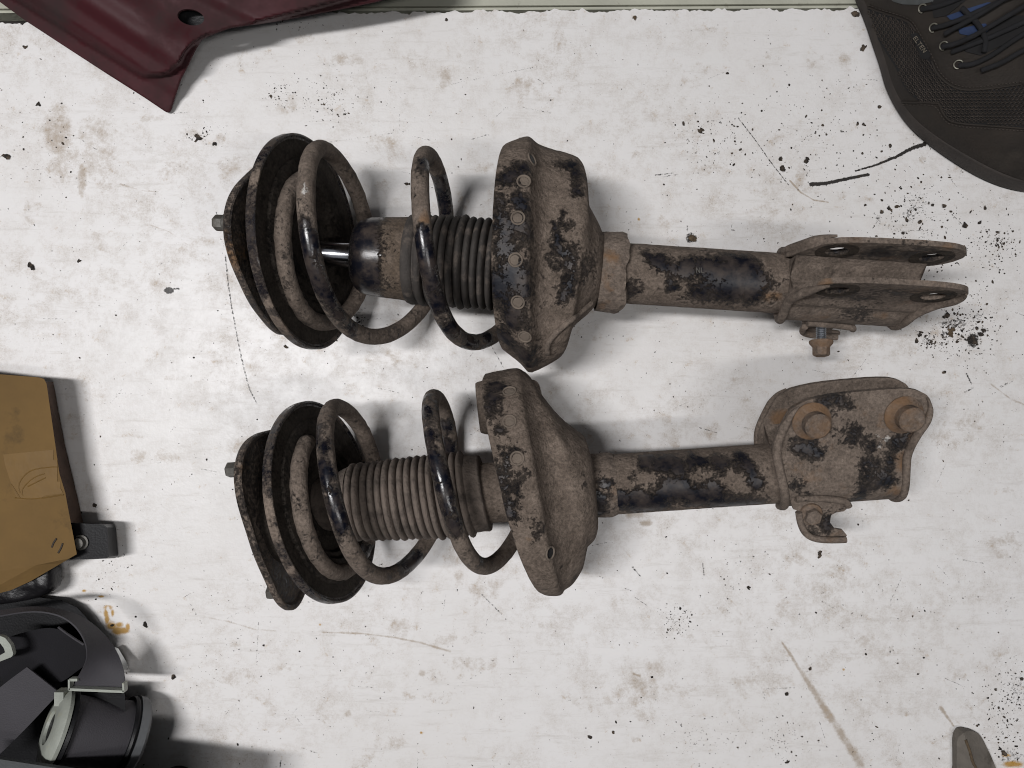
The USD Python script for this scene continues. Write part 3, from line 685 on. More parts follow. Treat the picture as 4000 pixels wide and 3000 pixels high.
TAB = [(3088, 1960), (3100, 1990), (3116, 1994), (3123, 2041), (3142, 2081), (3177, 2101), (3292, 2111), (3309, 2091), (3292, 2071), (3262, 2066), (3242, 2041), (3247, 2012), (3267, 2002), (3297, 1997), (3317, 1979), (3309, 1947), (3247, 1938), (3100, 1938)]
TAB_R = 118
def hose_tab(S, ref, parent, shift=0.0):
    pq = ref.ray_r(TAB, TAB_R) + [shift, 0]
    poly = Polygon(pq).buffer(3).buffer(-3)
    e = extrude(poly, 12, TAB_R-12)
    e = trimesh.Trimesh(*trimesh.remesh.subdivide_to_size(e.vertices, e.faces, 14), process=False)
    V = e.vertices.copy()
    e.vertices = S.b(V)
    p = obj('hose_tab', fix(e), 'mud_on_rusty_bracket', parent, color=wear_fn([(3215, 2060, 40, 0, .8), (3160, 2075, 30, 0, .6)], e, (0.1, 0, 0)))
    for px in ([(3116, 1996), (3123, 2041), (3142, 2081), (3177, 2101), (3240, 2106), (3300, 2103)], [(3105, 1945), (3200, 1942), (3300, 1952), (3312, 1975)]):
        l = ref.ray_r(px, TAB_R) + [shift, 0]
        l = np.c_[l, np.full(len(l), TAB_R + 9)]
        lip = tube(S.b(smooth_line(l, 8)), 13*K, 12)
        obj('tab_lip', lip, 'mud_on_rusty_bracket', p, color=wear_fn([], lip))
    return ref.ray_r([(3165, 2006)], TAB_R)[0] + [shift, 0]

def flange_bolt(S, parent, frame, h0, rw, rh, hh, mat='rusty_steel', name='flange_bolt', hexagon=True):
    pr = [(h0, 0), (h0, rw*.98), (h0 + 5, rw), (h0 + 11, rw*.95), (h0 + hh*.34, rh*1.08), (h0 + hh*.5, rh*.9), (h0 + hh*.5, 0)]
    a = fix(revolve(pr, 40, frame))
    p = obj(name, a, mat, parent, color=wear_fn([], a, (-.4, .22, 0)))
    b = prism_hex(S, frame, h0 + hh*.3, h0 + hh, rh, 6 if hexagon else 24, .3)
    obj('bolt_head', b, mat, p, color=wear_fn([], b, (-.2, .1, 0)), smooth=30)
    return p

def mount_plate(S, parent, u, v, lean, yaw, ang0, base, amp, spots):
    t = ring_pts(160)
    rr = base + amp*np.cos(3*(t - ang0)) + amp*.18*np.cos(6*(t-ang0))
    prof = [(-12, .2), (-12, .93), (-9, .985), (0, 1.0), (16, 1.0), (20, .985), (18, .955), (6, .93), (4, .2)]
    fr = disc_frame(S, u, v, 0, yaw, lean)
    P = np.stack([np.stack([np.full_like(t, a), rr*k*np.cos(t), rr*k*np.sin(t)], 1) for a, k in prof])
    vv, ff = grid_mesh(P, closed_u=True, closed_v=True)
    m = fix(trimesh.Trimesh(fr(vv), ff, process=False))
    obj('mount_plate', m, 'mount_plate_paint', parent, color=wear_fn(spots, m))
    hub = fix(revolve([(-4, 0), (-4, 225), (30, 225), (40, 236), (66, 236), (66, 0)], 64, fr))
    obj('bearing_housing', hub, 'seat_dark', parent, color=wear_fn([], hub))
    return fr, rr

def build_strut(S, c, label):
    foot = S.w(np.array([0, 0, 0])); foot[2] = 0
    t = thing('suspension_strut', label, 'suspension strut', foot, )
    sp = c['spots']
    # top mount
    fr, rr = mount_plate(S, t, c['mount'][0], c['mount'][1], c['mount'][2], c['mount'][3], c['mount'][4], c['mount'][5], c['mount'][6], sp.get('mount', []))
    for j, a in enumerate(c['stud_angles']):
        rad = c['stud_r']
        f2 = lambda X, a=a, rad=rad: fr(np.stack([-X[:, 0], rad*math.cos(a) + X[:, 1], rad*math.sin(a) + X[:, 2]], 1))
        s = obj('mounting_stud', thread(f2, 0, 66, 15), c['stud_mat'][0], t)
        fl = fix(revolve([(22, 0), (22, 33), (25, 35), (32, 34), (38, 26), (38, 0)], 32, f2))
        obj('nut_flange', fl, c['stud_mat'][1], s)
        obj('nut', prism_hex(S, f2, 34, 72, 28, 6, .2), c['stud_mat'][1], s, smooth=30)
    # upper spring seat
    du, dv, yaw, lean, R = c['disc']
    fd = disc_frame(S, du, dv, 0, yaw, lean)
    face = fix(revolve([(-12, 0), (-12, R-20), (4, R-16), (9, R-24), (9, 330), (6, 322), (6, 205), (-6, 198), (-30, 192), (-36, 60), (-36, 0)], 128, fd))
    obj('upper_spring_seat', face, 'seat_dark', t, color=wear_fn(sp.get('face', []), face, (.12, 0, 0)))
    rim = fix(revolve([(-24, R-26), (-24, R-9), (-19, R-2), (-10, R), (11, R), (15, R-3), (15, R-8), (8, R-14), (5, R-26), (-24, R-26)], 160, fd))
    obj('seat_rim', rim, 'seat_rim_gloss', t, color=wear_fn(sp.get('rim0', []), rim))
    pad = fix(revolve([(5, 222), (12, 226), (22, 232), (24, 290), (18, 318), (5, 324), (5, 222)], 110, fd))
    obj('rubber_pad', pad, 'seat_dark', t, color=wear_fn([], pad, (.3, 0, 0)))
    cup = fix(revolve([(-34, 60), (-34, 150), (-14, 150), (-8, 142), (-8, 118), (-24, 110), (-32, 60)], 72, fd))
    obj('bearing_cup', cup, 'seat_dark', t, color=wear_fn([], cup, (.4, 0, 0)))
    # spring
    sg = coil(S, c['coil'])
    obj('coil_spring', sg, 'mud_on_spring_steel', t, smooth=True, color=wear_fn(sp['coil'], sg))
    # rod, bump stop, boot
    ax = lambda X: S.w(X)
    if c['rod']:
        obj('piston_rod', fix(revolve([(-790, 0), (-790, 47), (-540, 47), (-540, 0)], 64, ax)), 'chrome', t)
    bm = None
    if 'bump' in c:
        bm = fix(revolve(smooth_line(c['bump'], 8, 2), 88, ax))
        obj('bump_stop', bm, 'bump_stop_rubber', t, color=lambda P: np.c_[np.interp(S.inv(P)[:, 0], [-600, -585, -545, -512, -480, -440], [.8, 1.2, 1.4, 1.05, .3, 0]), 0*P[:, 0], 0*P[:, 0]])
    prof = []
    u0, u1, pitch, r0, r1 = c['boot']
    n = int(round((u1-u0)/pitch))
    rj = np.random.default_rng(c['seed'])
    for k in range(n):
        a = u0 + k*pitch + rj.normal(0, .9); ro = r0 + (r1-r0)*k/max(n-1, 1) + rj.normal(0, 1.5)
        rv = ro - 31
        prof += [(a, rv), (a + pitch*.10, ro - 12), (a + pitch*.26, ro - 3), (a + pitch*.5, ro + .5), (a + pitch*.74, ro - 3), (a + pitch*.9, ro - 12)]
    prof = c['boot_pre'] + prof + c['boot_post']
    prof = [(prof[0][0], 60)] + prof + [(prof[-1][0], 60)]
    bt = revolve(prof, 120, lambda X: X)
    cc = bt.vertices; rad = np.linalg.norm(cc[:, 1:], axis=1, keepdims=True)
    d = (meshkit.fbm(cc/16.0, 4, 5)-.5)*c['boot_rough']
    wob = (meshkit.noise(cc/np.array([60, 150, 150]), 8)-.5)*5
    cc = cc + np.c_[np.zeros(len(cc)), cc[:, 1:]/np.maximum(rad, 1)*(d + wob)[:, None]] + np.c_[wob*.5, np.zeros((len(cc), 2))]
    bx = c.get('boot_yaw', 0.0)
    cc[:, 0] = cc[:, 0] - bx*cc[:, 1]*np.interp(cc[:, 0], [u0, u1], [0.4, 1]) - c.get('boot_lean', 0.0)*cc[:, 2]
    bt.vertices = S.w(cc)
    obj('dust_boot', fix(bt), c['boot_mat'], t, smooth=50)
    # body tube
    tb = fix(revolve([(c['tube0'], 0), (c['tube0'], 108)] + [(x, 117) for x in np.arange(c['tube0'] + 4, 1500, 14)] + [(1500, 108), (1500, 0)], 96, ax))
    cc = S.inv(tb.vertices); d = (meshkit.fbm(cc/26.0, 4, 2)-.5)*3.0; rad = np.linalg.norm(cc[:, 1:], axis=1, keepdims=True)
    cc[:, 1:] *= 1 + (d[:, None]/np.maximum(rad, 1)); tb.vertices = S.w(cc)
    tp = obj('strut_tube', tb, 'mud_on_tube_paint', t, color=wear_fn(sp['tube'], tb))
    if 'stamp' in c:
        glyphs = meshkit.text_mesh(c['stamp'][0], 20, 1)
        q = glyphs.vertices[:, :2]*[1, -1] + np.array(c['stamp'][1])
        P, N = cast(tb, q)
        if not np.isnan(P).any():
            glyphs.vertices = P + N*(glyphs.vertices[:, 2:3]*.0005 + .00002)
            obj('stamped_code', glyphs, 'nut_grey', tp, smooth=False)
    # welded collar at the lower seat
    u0, u1, R0, R1 = c['collar']
    n = 90; a = ring_pts(n)
    rag = (meshkit.fbm(np.stack([np.cos(a)*2.2, np.sin(a)*2.2, 0*a], 1), 4, 21)-.5)*c['collar_rag']
    pr = [(u0, 100, 0), (u0, R0, 0), (u1-16, R1, .6), (u1, R1-5, 1), (u1 + 4, 112, 1.4)]
    P = np.stack([np.stack([x + rag*k, rd*np.cos(a)*(1 if rd < 115 else 1 + 0*a), rd*np.sin(a)*(c['collar_flat'] if rd > 118 else 1)], 1) for x, rd, k in pr])
    v, f = grid_mesh(P, closed_v=True)
    cl = fix(trimesh.Trimesh(S.w(v), f, process=False)); cl = trimesh.Trimesh(*trimesh.remesh.subdivide_to_size(cl.vertices, cl.faces, 12*K), process=False)
    cc = S.inv(cl.vertices); d = (meshkit.fbm(cc/20.0, 4, 9)-.5)*9; rad = np.linalg.norm(cc[:, 1:], axis=1, keepdims=True)
    cc[:, 1:] *= 1 + d[:, None]/np.maximum(rad, 1); cl.vertices = S.w(cc)
    obj('welded_collar', cl, 'mud_on_rusty_bracket', t, smooth=50, color=wear_fn(sp.get('collar', []), cl))
    # lower spring seat, a pressed dish
    seat = loft(S, c['seat'], n=140, sub=6, noise=3.2, seed=c['seed'], expo=c.get('expo', 2.15))
    sp_ = obj('lower_spring_seat', seat, 'mud_on_black_paint', t, smooth=50, color=wear_fn(sp['seat'], seat, gain=1.08))
    if 'extra' in c:
        ex = loft(S, c['extra'], n=80, sub=5, noise=2, seed=4)
        ex.vertices[:, 2] -= 235*K
        obj('seat_end_stop', ex, 'mud_on_black_paint', sp_, smooth=50, color=wear_fn([], ex))
    if 'rib' in c:
        P, N = cast(seat, smooth_line(c['rib'], 8)); ok = ~np.isnan(P[:, 0])
        rb = tube(P[ok] + N[ok]*.0005, 11*K, 12)
        obj('pressed_rib', rb, 'caked_mud', sp_, smooth=True, color=wear_fn([], rb))
    for (x, y, a_, b_) in c['holes']:
        P, N = cast(seat, [(x, y)])
        if np.isnan(P[0, 0]): continue
        P0, N0 = P[0], N[0]
        e1 = np.cross(N0, [0.2, 1, 0.1]); e1 /= np.linalg.norm(e1); e2 = np.cross(N0, e1)
        fr3 = lambda X: P0 + K*(X[:, :1]*N0 + X[:, 1:2]*e1 + X[:, 2:3]*e2)
        rg = revolve([(-6, 17), (-4, 25), (1.5, 26), (3.5, 23), (1, 19), (-6, 17)], 32, fr3)
        cc = rg.vertices
        h = obj('punched_hole', fix(rg), 'dried_mud_fill' if a_ else 'mud_on_black_paint', sp_, smooth=True, color=wear_fn([], rg))
        dk = fix(revolve([(-6, 0), (-6, 20), (-1, 20), (.6, 14), (.2, 0)], 28, fr3))
        obj('mud_plug', dk, 'dried_mud_fill' if b_ else 'black_plastic', h, smooth=True)
    # bracket
    bk = bracket(S, t, c['open_holes'], sp['bracket'])
    return t, seat, tb

U = Strut(1039, -0.0653, math.radians(80), 40, 10)
L = Strut(1918.5, 0.0684, math.radians(16.5), 0)

up = dict(seed=3, expo=2.2, rod=True,
    mount=(-938, 34, .10, .0, PI/2, 338, 42), stud_angles=[PI/2, PI/2 + 2*PI/3, PI/2 - 2*PI/3], stud_r=318, stud_mat=('yellow_zinc', 'nut_grey'),
    disc=(-794, 34, .092, .225, 412),
    coil=dict(seed=6, start=338, over=10, R0=268, R1=353, u_end=-758, u1=-737, P=396, vc=[12, 40, 48], lean=.28, bow=.09, yaw=.06, r=32),
    bump=[(-622, 46), (-622, 90), (-612, 120), (-585, 143), (-545, 153), (-480, 156), (-405, 161), (-395, 166), (-392, 60)],
    boot=(-322, -62, 29.5, 179, 179), boot_pre=[(-400, 160), (-396, 172), (-380, 178), (-362, 176), (-356, 166), (-352, 166), (-348, 176), (-336, 180), (-326, 176), (-323, 165)], boot_post=[(-60, 150), (30, 150)], boot_rough=2.2, boot_mat='boot_rubber', boot_yaw=-.03, boot_lean=.09,
    tube0=-60, collar=(335, 432, 152, 158), collar_rag=42, collar_flat=.93, stamp=('NL', (2716, 1066)),
    seat=[(70, 372, 100, -255, 270, 300, -.10), (80, 405, 96, -290, 320, 330, -.12), (-24, 428, 4, -318, 342, 345, -.13), (-39, 444, -8, -330, 352, 352, -.14), (-34, 452, 2, -338, 358, 356, -.13),
          (4, 475, 60, -380, 366, 366, -.10), (32, 487, 92, -410, 368, 370, -.06), (44, 484, 104, -410, 360, 368, -.05), (54, 478, 112, -406, 330, 366, -.03), (70, 468, 124, -400, 292, 360, 0), (100, 458, 146, -388, 272, 352, .03), (150, 447, 176, -370, 268, 340, .05),
          (215, 428, 216, -335, 272, 318, .06), (250, 372, 246, -235, 258, 290, .04), (262, 280, 300, -176, 215, 235, .02), (322, 180, 330, -140, 165, 165, 0), (340, 140, 340, -122, 130, 130, 0), (342, 100, 342, -100, 100, 100, 0)],
    holes=[(2079, 622, 1, 0), (2046, 708, 1, 1), (2023, 851, 1, 1), (2014, 1015, 1, 1), (2023, 1181, 1, 1), (2050, 1316, 1, 1)],
    rib=[(2138, 1380), (2135, 1345), (2160, 1310), (2210, 1265), (2270, 1215), (2310, 1180)],
    open_holes=True,
    spots=dict(
        coil=[(1180, 880, 26), (1200, 935, 40), (1195, 990, 45), (1215, 1050, 45), (1250, 1110, 42), (1290, 1175, 42), (1330, 1235, 38), (1380, 1290, 30), (1655, 890, 34), (1655, 950, 55), (1665, 1020, 55), (1690, 1100, 55), (1725, 1190, 50), (1775, 1280, 60), (1840, 1330, 60), (1900, 1310, 50),
              (1665, 650, 30, 0, .8), (1735, 720, 50, 0, .9), (1740, 800, 50, 0, .9), (1195, 720, 18, 2, .9), (1190, 755, 18, 2, 1.0), (1195, 790, 12, 0, 1), (1648, 845, 24, 1, 1.1), (1640, 800, 18, 1, .6), (1640, 760, 20, 0, -.5), (1648, 840, 30, 0, -1.), (1200, 620, 50, 0, -.5), (1250, 590, 50, 0, -.5)],
        rim0=[(1010, 690, 22, 0, -1.2), (1060, 1190, 24, 0, -1.2), (1100, 1270, 26, 0, -1.0)],
        mount=[(890, 930, 40, 1, .8), (900, 1000, 40, 1, .7), (1000, 1230, 40, 1, .8), (950, 800, 30, 1, .5)],
        bump=[(1420, 880, 60), (1425, 940, 60), (1430, 1010, 70), (1440, 1080, 60), (1460, 1120, 40), (1490, 900, 38), (1490, 960, 40), (1495, 1030, 42), (1495, 1090, 40), (1560, 980, 300, 0, -.45), (1580, 1000, 90, 0, -.5)],
        tube=[(2550, 1010, 34), (2600, 1026, 36), (2640, 1040, 30), (2690, 1040, 52), (2760, 1045, 60), (2840, 1060, 80), (2900, 1050, 70), (2850, 1120, 80), (2930, 1100, 70), (2760, 1130, 60, 0, .8), (2700, 1130, 45, 0, .8), (2620, 1100, 30, 0, .8), (2940, 1160, 50, 0, .8), (2460, 1140, 40, 0, .7), (2800, 1080, 60), (3010, 1170, 40, 1, .8), (2980, 1120, 30, 1, .5)],
        seat=[(2030, 650, 34), (1985, 690, 46), (1950, 790, 46), (1965, 870, 55), (2040, 780, 36), (2040, 915, 40), (1955, 950, 60), (2010, 1080, 80), (1955, 1120, 60), (2040, 1110, 50), (1995, 1230, 70), (1975, 1320, 60), (2050, 1390, 60), (2015, 1420, 50), (2080, 1430, 40),
              (2190, 890, 20), (2200, 930, 22), (2207, 970, 28), (2215, 1010, 42), (2222, 1070, 46), (2212, 1120, 40), (2198, 1170, 24), (2199, 820, 18, 0, .8), (2216, 862, 16, 0, .8), (2240, 868, 16, 0, .8), (2225, 640, 40), (2255, 690, 44), (2260, 740, 26), (2290, 1060, 50, 0, .6), (2010, 600, 30, 0, -.6)],
        collar=[(2390, 1000, 24, 1, .45), (2380, 1130, 20, 1, .4), (2360, 1200, 24, 1, .4)],
        bracket=[(3300, 975, 50, 0, .9), (3450, 985, 70, 0, .9), (3560, 990, 60, 0, .8), (3620, 1010, 50, 0, .8), (3290, 1150, 60, 0, .8), (3400, 1160, 70, 0, .75), (3500, 1150, 60, 0, .6), (3570, 1150, 60, 0, .7), (3340, 1220, 60, 0, .6), (3180, 930, 30, 1, .8), (3250, 1100, 30, 1, .7), (3440, 1230, 30, 1, .7), (3700, 960, 40, 1, .5), (3600, 1250, 40, 1, .7)]))

lo = dict(seed=9, expo=2.25, rod=False,
    mount=(-888, 8, .13, .01, math.radians(58), 344, 52), stud_angles=[math.radians(58), math.radians(171), math.radians(-62)], stud_r=330, stud_mat=('zinc_thread', 'nut_grey'),
    disc=(-726, 16, .172, .235, 394),
    coil=dict(seed=6, start=338, over=10, R0=268, R1=334, u_end=-706, u1=-664, P=384, vc=[5, 42, 64], lean=.227, bow=.10, yaw=.12, r=32),
    boot=(-620, -165, 28.5, 152, 170), boot_pre=[(-760, 96), (-720, 104), (-670, 118), (-640, 134), (-622, 140)], boot_post=[(-163, 148), (-158, 150), (-128, 148), (-112, 150), (-104, 146), (-102, 122)], boot_rough=5.0, boot_mat='boot_rubber_muddy', boot_yaw=.12, boot_lean=.05,
    tube0=-170, collar=(308, 396, 122, 125), collar_rag=22, collar_flat=1.0,
    seat=[(40, 385, 150, -300, 262, 300, -.08), (40, 410, 160, -330, 312, 330, -.10), (-58, 440, 92, -366, 338, 345, -.13), (-68, 456, 100, -382, 348, 352, -.14), (-64, 464, 104, -388, 354, 356, -.14),
          (0, 474, 130, -400, 362, 366, -.12), (50, 478, 160, -402, 364, 366, -.08), (64, 474, 172, -397, 356, 366, -.07), (74, 467, 178, -388, 320, 362, -.05), (88, 456, 204, -374, 280, 356, -.02), (102, 438, 232, -340, 262, 350, .02), (112, 414, 250, -306, 260, 335, .04),
          (140, 366, 260, -264, 262, 312, .06), (204, 278, 268, -232, 250, 272, .05), (262, 225, 300, -204, 218, 232, .03), (292, 198, 316, -168, 178, 188, .01), (306, 150, 318, -132, 138, 140, 0), (312, 122, 318, -118, 122, 122, 0), (314, 90, 318, -90, 90, 90, 0)],
    extra=[(-122, 405, -116, 250, -1, -1, -.0), (-126, 430, -118, 225, 60, 70, 0), (-90, 440, -80, 210, 80, 85, 0), (-30, 440, -20, 200, 80, 85, 0), (-20, 400, -10, 230, 20, 20, 0)],
    holes=[(1990, 1527, 1, 1), (1990, 1645, 1, 1), (2020, 1790, 1, 1), (2150, 2160, 1, 0)],
    open_holes=False,
    spots=dict(
        coil=[(1240, 1690, 40, 0, .9), (1262, 1810, 30), (1275, 1860, 30), (1310, 1960, 46), (1345, 2030, 46), (1390, 2090, 44), (1420, 2150, 40), (1460, 2200, 36), (1270, 1740, 30, 0, .6), (1610, 2200, 60, 0, .9), (1660, 2180, 50, 0, .8), (1665, 1545, 24, 0, .9), (1660, 1610, 40, 0, .8), (1670, 1700, 40, 0, .9), (1690, 1780, 46), (1710, 1830, 40), (1735, 1900, 40), (1760, 1980, 40, 0, .9), (1755, 2050, 36, 0, .8), (1740, 1660, 40, 0, .9), (1735, 1730, 40, 0, .9), (1665, 1515, 20, 1, 1.2), (1668, 1528, 20, 1, 1.), (1750, 1840, 30, 0, .8), (1880, 2190, 40, 0, .6)],
        rim0=[(1030, 1760, 30, 0, -1.4), (1022, 1840, 26, 0, -1.2), (1040, 1990, 34, 0, -1.2), (1060, 2080, 34, 0, -1.0), (1120, 2220, 30, 0, -.9)],
        mount=[(930, 1990, 40, 0, -.8), (960, 2110, 40, 0, -.7), (1030, 2270, 40, 1, .6), (930, 1800, 40, 1, .4)],
        bump=[],
        tube=[(2530, 1795, 46), (2580, 1830, 36), (2600, 1800, 56), (2640, 1825, 50), (2720, 1808, 46), (2800, 1800, 44), (2880, 1790, 36), (2910, 1815, 32), (2940, 1845, 34), (2960, 1885, 34), (2430, 1945, 50), (2490, 1965, 60), (2560, 1970, 60), (2600, 1935, 60), (2660, 1920, 60), (2720, 1945, 60), (2790, 1920, 44), (2800, 1955, 60), (2860, 1970, 60), (2930, 1960, 44, 0, .8), (2970, 1955, 36, 0, .8), (2470, 1840, 24, 0, .7)],
        seat=[(1945, 1480, 22, 0, .8), (1935, 1520, 40), (1920, 1560, 36), (1915, 1605, 36), (1955, 1600, 26, 0, .8), (1950, 1680, 30, 0, .9), (1945, 1760, 24, 0, .8), (2020, 1770, 24, 0, .8), (1990, 1820, 34, 0, .9), (1950, 1850, 40), (1965, 1900, 60, 0, .85), (2010, 1910, 50, 0, .8), (2040, 1860, 30, 0, .8), (1985, 1985, 40, 0, .9), (2000, 2020, 30, 0, .9), (2110, 2070, 40, 0, .8), (2080, 2120, 30, 0, .7), (2060, 2110, 26, 1, .9), (2200, 2200, 26, 0, .8), (2010, 2100, 26, 0, .9), (2280, 1850, 26, 0, .9), (2280, 1900, 26, 0, .9), (2200, 1870, 160, 0, -.5), (2230, 2080, 120, 0, -.5), (2100, 2240, 100, 0, -.3)],
        collar=[(2335, 1960, 44), (2340, 1990, 44), (2365, 1880, 24, 0, .9)],
        bracket=[(3270, 1565, 50), (3230, 1560, 40), (3310, 1580, 30, 0, .7), (3110, 1740, 40), (3160, 1750, 44), (3200, 1765, 36), (3340, 1710, 46, 0, .9), (3380, 1730, 44, 0, .8), (3510, 1710, 44), (3400, 1810, 44), (3400, 1860, 50), (3450, 1860, 56), (3480, 1800, 40, 0, .9), (3380, 1910, 40), (3340, 1945, 40, 0, .9), (3110, 1830, 10, 0, .9), (3095, 1895, 14, 0, .9), (3115, 1870, 12, 0, .9), (3135, 1895, 12, 0, .8), (3140, 1930, 30, 0, .7), (3460, 1700, 24, 2, .55), (3435, 1690, 18, 2, .5), (3430, 1730, 18, 2, .45), (3330, 1590, 14, 0, .9), (3360, 1570, 10, 0, .9), (3300, 1660, 12, 0, .8), (3250, 1690, 20, 0, .7), (3050, 1640, 40, 1, .7), (3540, 1800, 40, 1, .8), (3480, 1930, 40, 1, .6), (3560, 1690, 40, 1, .5)]))

tu, seat_u, tube_u = build_strut(U, up, 'muddy strut with rod and black bump stop showing, open bolt holes in its upturned clamp')
tl, seat_l, tube_l = build_strut(L, lo, 'muddy strut with fully caked ribbed boot and two rusty bolts through its flat clamp')

# bolts of the lower strut's clamp, seen from above
for hp in (1126, 1468):
    fr = lambda X, hp=hp: L.b(np.stack([hp + X[:, 1], 239 + X[:, 2], 83 + X[:, 0]], 1))
    flange_bolt(L, tl, fr, 0, 73, 48, 70, name='clamp_bolt', hexagon=False)
    nut = prism_hex(L, lambda X, hp=hp: L.b(np.stack([hp + X[:, 1], 239 + X[:, 2], -83 - X[:, 0]], 1)), 0, 44, 46)
    obj('clamp_nut', nut, 'rusty_steel', tl, color=wear_fn([], nut))
hb = hose_tab(L, L, tl)
fr = lambda X: L.b(np.stack([hb[0] + X[:, 1], hb[1] + X[:, 2], TAB_R + X[:, 0]], 1))
flange_bolt(L, tl, fr, 0, 44, 32, 42, name='tab_bolt')
hb2 = hose_tab(U, L, tu, 72)
fr = lambda X: U.b(np.stack([hb2[0] + 14 + X[:, 1], hb2[1] + 20 + X[:, 2], TAB_R + X[:, 0]], 1))
sb = flange_bolt(U, tu, fr, 66, 46, 33, 60, name='tab_bolt')
obj('bolt_thread', thread(fr, -40, 72, 20, 8), 'zinc_thread', sb)
wn = prism_hex(U, lambda X: fr(X*[-1, 1, 1]), 10, 44, 32); obj('weld_nut', wn, 'mud_on_rusty_bracket', sb, color=wear_fn([], wn))

# ================================================================ red car body panel, top left
def body_panel(with_hole=True, drop=0.0):
    outline = [(-160, -110), (0, 8), (94, 77), (244, 175), (407, 281), (560, 378), (640, 432), (651, 438), (660, 435), (666, 425), (684, 366), (705, 305), (732, 252), (757, 198), (785, 150), (810, 138), (850, 122), (895, 106), (950, 97), (1017, 89), (1120, 72), (1220, 53), (1350, 28), (1465, 4), (1700, -60), (1700, -300), (-160, -300)]
    hole = [(745 + 53*math.cos(a)*math.cos(.22) - 31*math.sin(a)*math.sin(.22), 67 + 53*math.cos(a)*math.sin(.22) + 31*math.sin(a)*math.cos(.22)) for a in np.linspace(0, 2*PI, 40, endpoint=False)]
    poly = Polygon(outline, [hole]) if with_hole else Polygon(outline).buffer(-14)
    pts, tri = tri_region(poly, 9 if with_hole else 16)
    def z(q):
        x, y = q[:, 0], q[:, 1]
        z0 = .006 + .031*np.clip((438 - y)/340, 0, 1.6) - .010*np.clip((500-x)/600, 0, 1)
        # distance from the long lower-left edge
        a, b = np.array([0, 8.]), np.array([651, 438.])
        n = np.array([b[1]-a[1], -(b[0]-a[0])]); n /= np.linalg.norm(n)
        d = (q - a) @ n
        s1 = lambda e0, e1, v: (lambda t: t*t*(3-2*t))(np.clip((v-e0)/(e1-e0), 0, 1))
        up_ = .0065*s1(58, 96, d) + .0035*s1(140, 190, d) - .0035*s1(196, 260, d) + .004*s1(270, 350, d)
        # raised field ends short of the tip
        ridge = np.array([(560, 300), (659, 277), (676, 258), (696, 244), (716, 203), (785, 150)], float)
        inside = Polygon([(560, 292), (620, 287), (659, 277), (676, 258), (696, 244), (708, 222), (716, 203), (740, 172), (800, 135), (1700, -100), (1700, -400), (-400, -400), (-100, -110)])
        dd = np.array([Point(p).distance(inside) for p in q])
        f = np.clip(1 - dd/16, 0, 1); f = f*f*(3-2*f)
        h2 = .004*np.exp(-(((x-640)/60)**2 + ((y-90)/70)**2)) - .006*s1(0, 60, (x-860)*.45 + (60-y)*.9)*s1(420, 200, x-860)
        return z0 + up_*(.35 + .65*f) + .006*f + h2
    Z = z(pts) - drop*np.clip((430 - pts[:, 1])/260, 0, 1)
    top = at(pts[:, 0], pts[:, 1], 0.0)
    s = (H - Z)/H
    top = np.stack([top[:, 0]*s, top[:, 1]*s, Z], 1)
    return solidify(top, tri, np.tile([0, 0, -.0022], (len(top), 1)))
t = thing('car_body_panel', 'dark maroon painted car body panel corner with an oval hole and pressed ridges', 'car panel', at(500, 200, 0))
obj('outer_skin', body_panel(), 'maroon_paint', t, smooth=45)
obj('inner_skin', body_panel(False, .013), 'black_plastic', t, smooth=45)

# ================================================================ cardboard package and what lies under it, left
def slab(px_top, z_top, px_bot, z_bot, n=0):
    """A closed prism between two outlines with the same number of corners; z may vary by corner."""
    A = at(np.array(px_top)[:, 0], np.array(px_top)[:, 1], 0); zt = np.broadcast_to(z_top, len(A))
    A = np.c_[A[:, :2]*((H-zt)/H)[:, None], zt]
    B = at(np.array(px_bot)[:, 0], np.array(px_bot)[:, 1], 0); zb = np.broadcast_to(z_bot, len(B))
    B = np.c_[B[:, :2]*((H-zb)/H)[:, None], zb]
    m = len(A); k = np.arange(m); k2 = (k+1) % m
    import mapbox_earcut as me
    f = me.triangulate_float64(A[:, :2], np.array([m], np.uint32)).reshape(-1, 3).astype(int)
    F_ = np.vstack([f, f[:, ::-1] + m, np.stack([k, k+m, k2+m], 1), np.stack([k, k2+m, k2], 1)])
    t = trimesh.Trimesh(np.vstack([A, B]), F_, process=False)
    if not t.is_winding_consistent: trimesh.repair.fix_normals(t)
    return fix(t)
t = thing('cardboard_package', 'brown taped cardboard package at the left edge above the seat belt', 'package', at(150, 1850, 0))
box_top = [(-320, 1420), (0, 1462), (150, 1474), (172, 1480), (182, 1500), (215, 1730), (232, 1850), (255, 1925), (262, 1965), (300, 2165), (270, 2182), (140, 2208), (0, 2230), (-320, 2285)]
bt = slab(box_top, .042, [(x*1.0 + (0 if x < 0 else -14), y) for x, y in box_top], .039)
b0 = obj('box_top', bt, 'cardboard', t, smooth=False)
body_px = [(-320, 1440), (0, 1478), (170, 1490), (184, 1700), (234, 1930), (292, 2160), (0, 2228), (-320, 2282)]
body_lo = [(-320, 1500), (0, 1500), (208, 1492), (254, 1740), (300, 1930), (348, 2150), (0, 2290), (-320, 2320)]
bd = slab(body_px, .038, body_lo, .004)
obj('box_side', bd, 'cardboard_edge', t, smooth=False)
fl = slab([(300, 2165), (270, 2182), (140, 2208), (0, 2230), (-320, 2285), (-320, 2460), (0, 2325), (120, 2270), (240, 2200)], [.0415]*5 + [.033, .033, .034, .036], [(296, 2163), (268, 2180), (138, 2206), (0, 2228), (-320, 2283), (-320, 2455), (0, 2321), (118, 2267), (236, 2197)], [.0392]*5 + [.030, .030, .031, .033])
obj('box_flap', fl, 'cardboard', t, smooth=False)
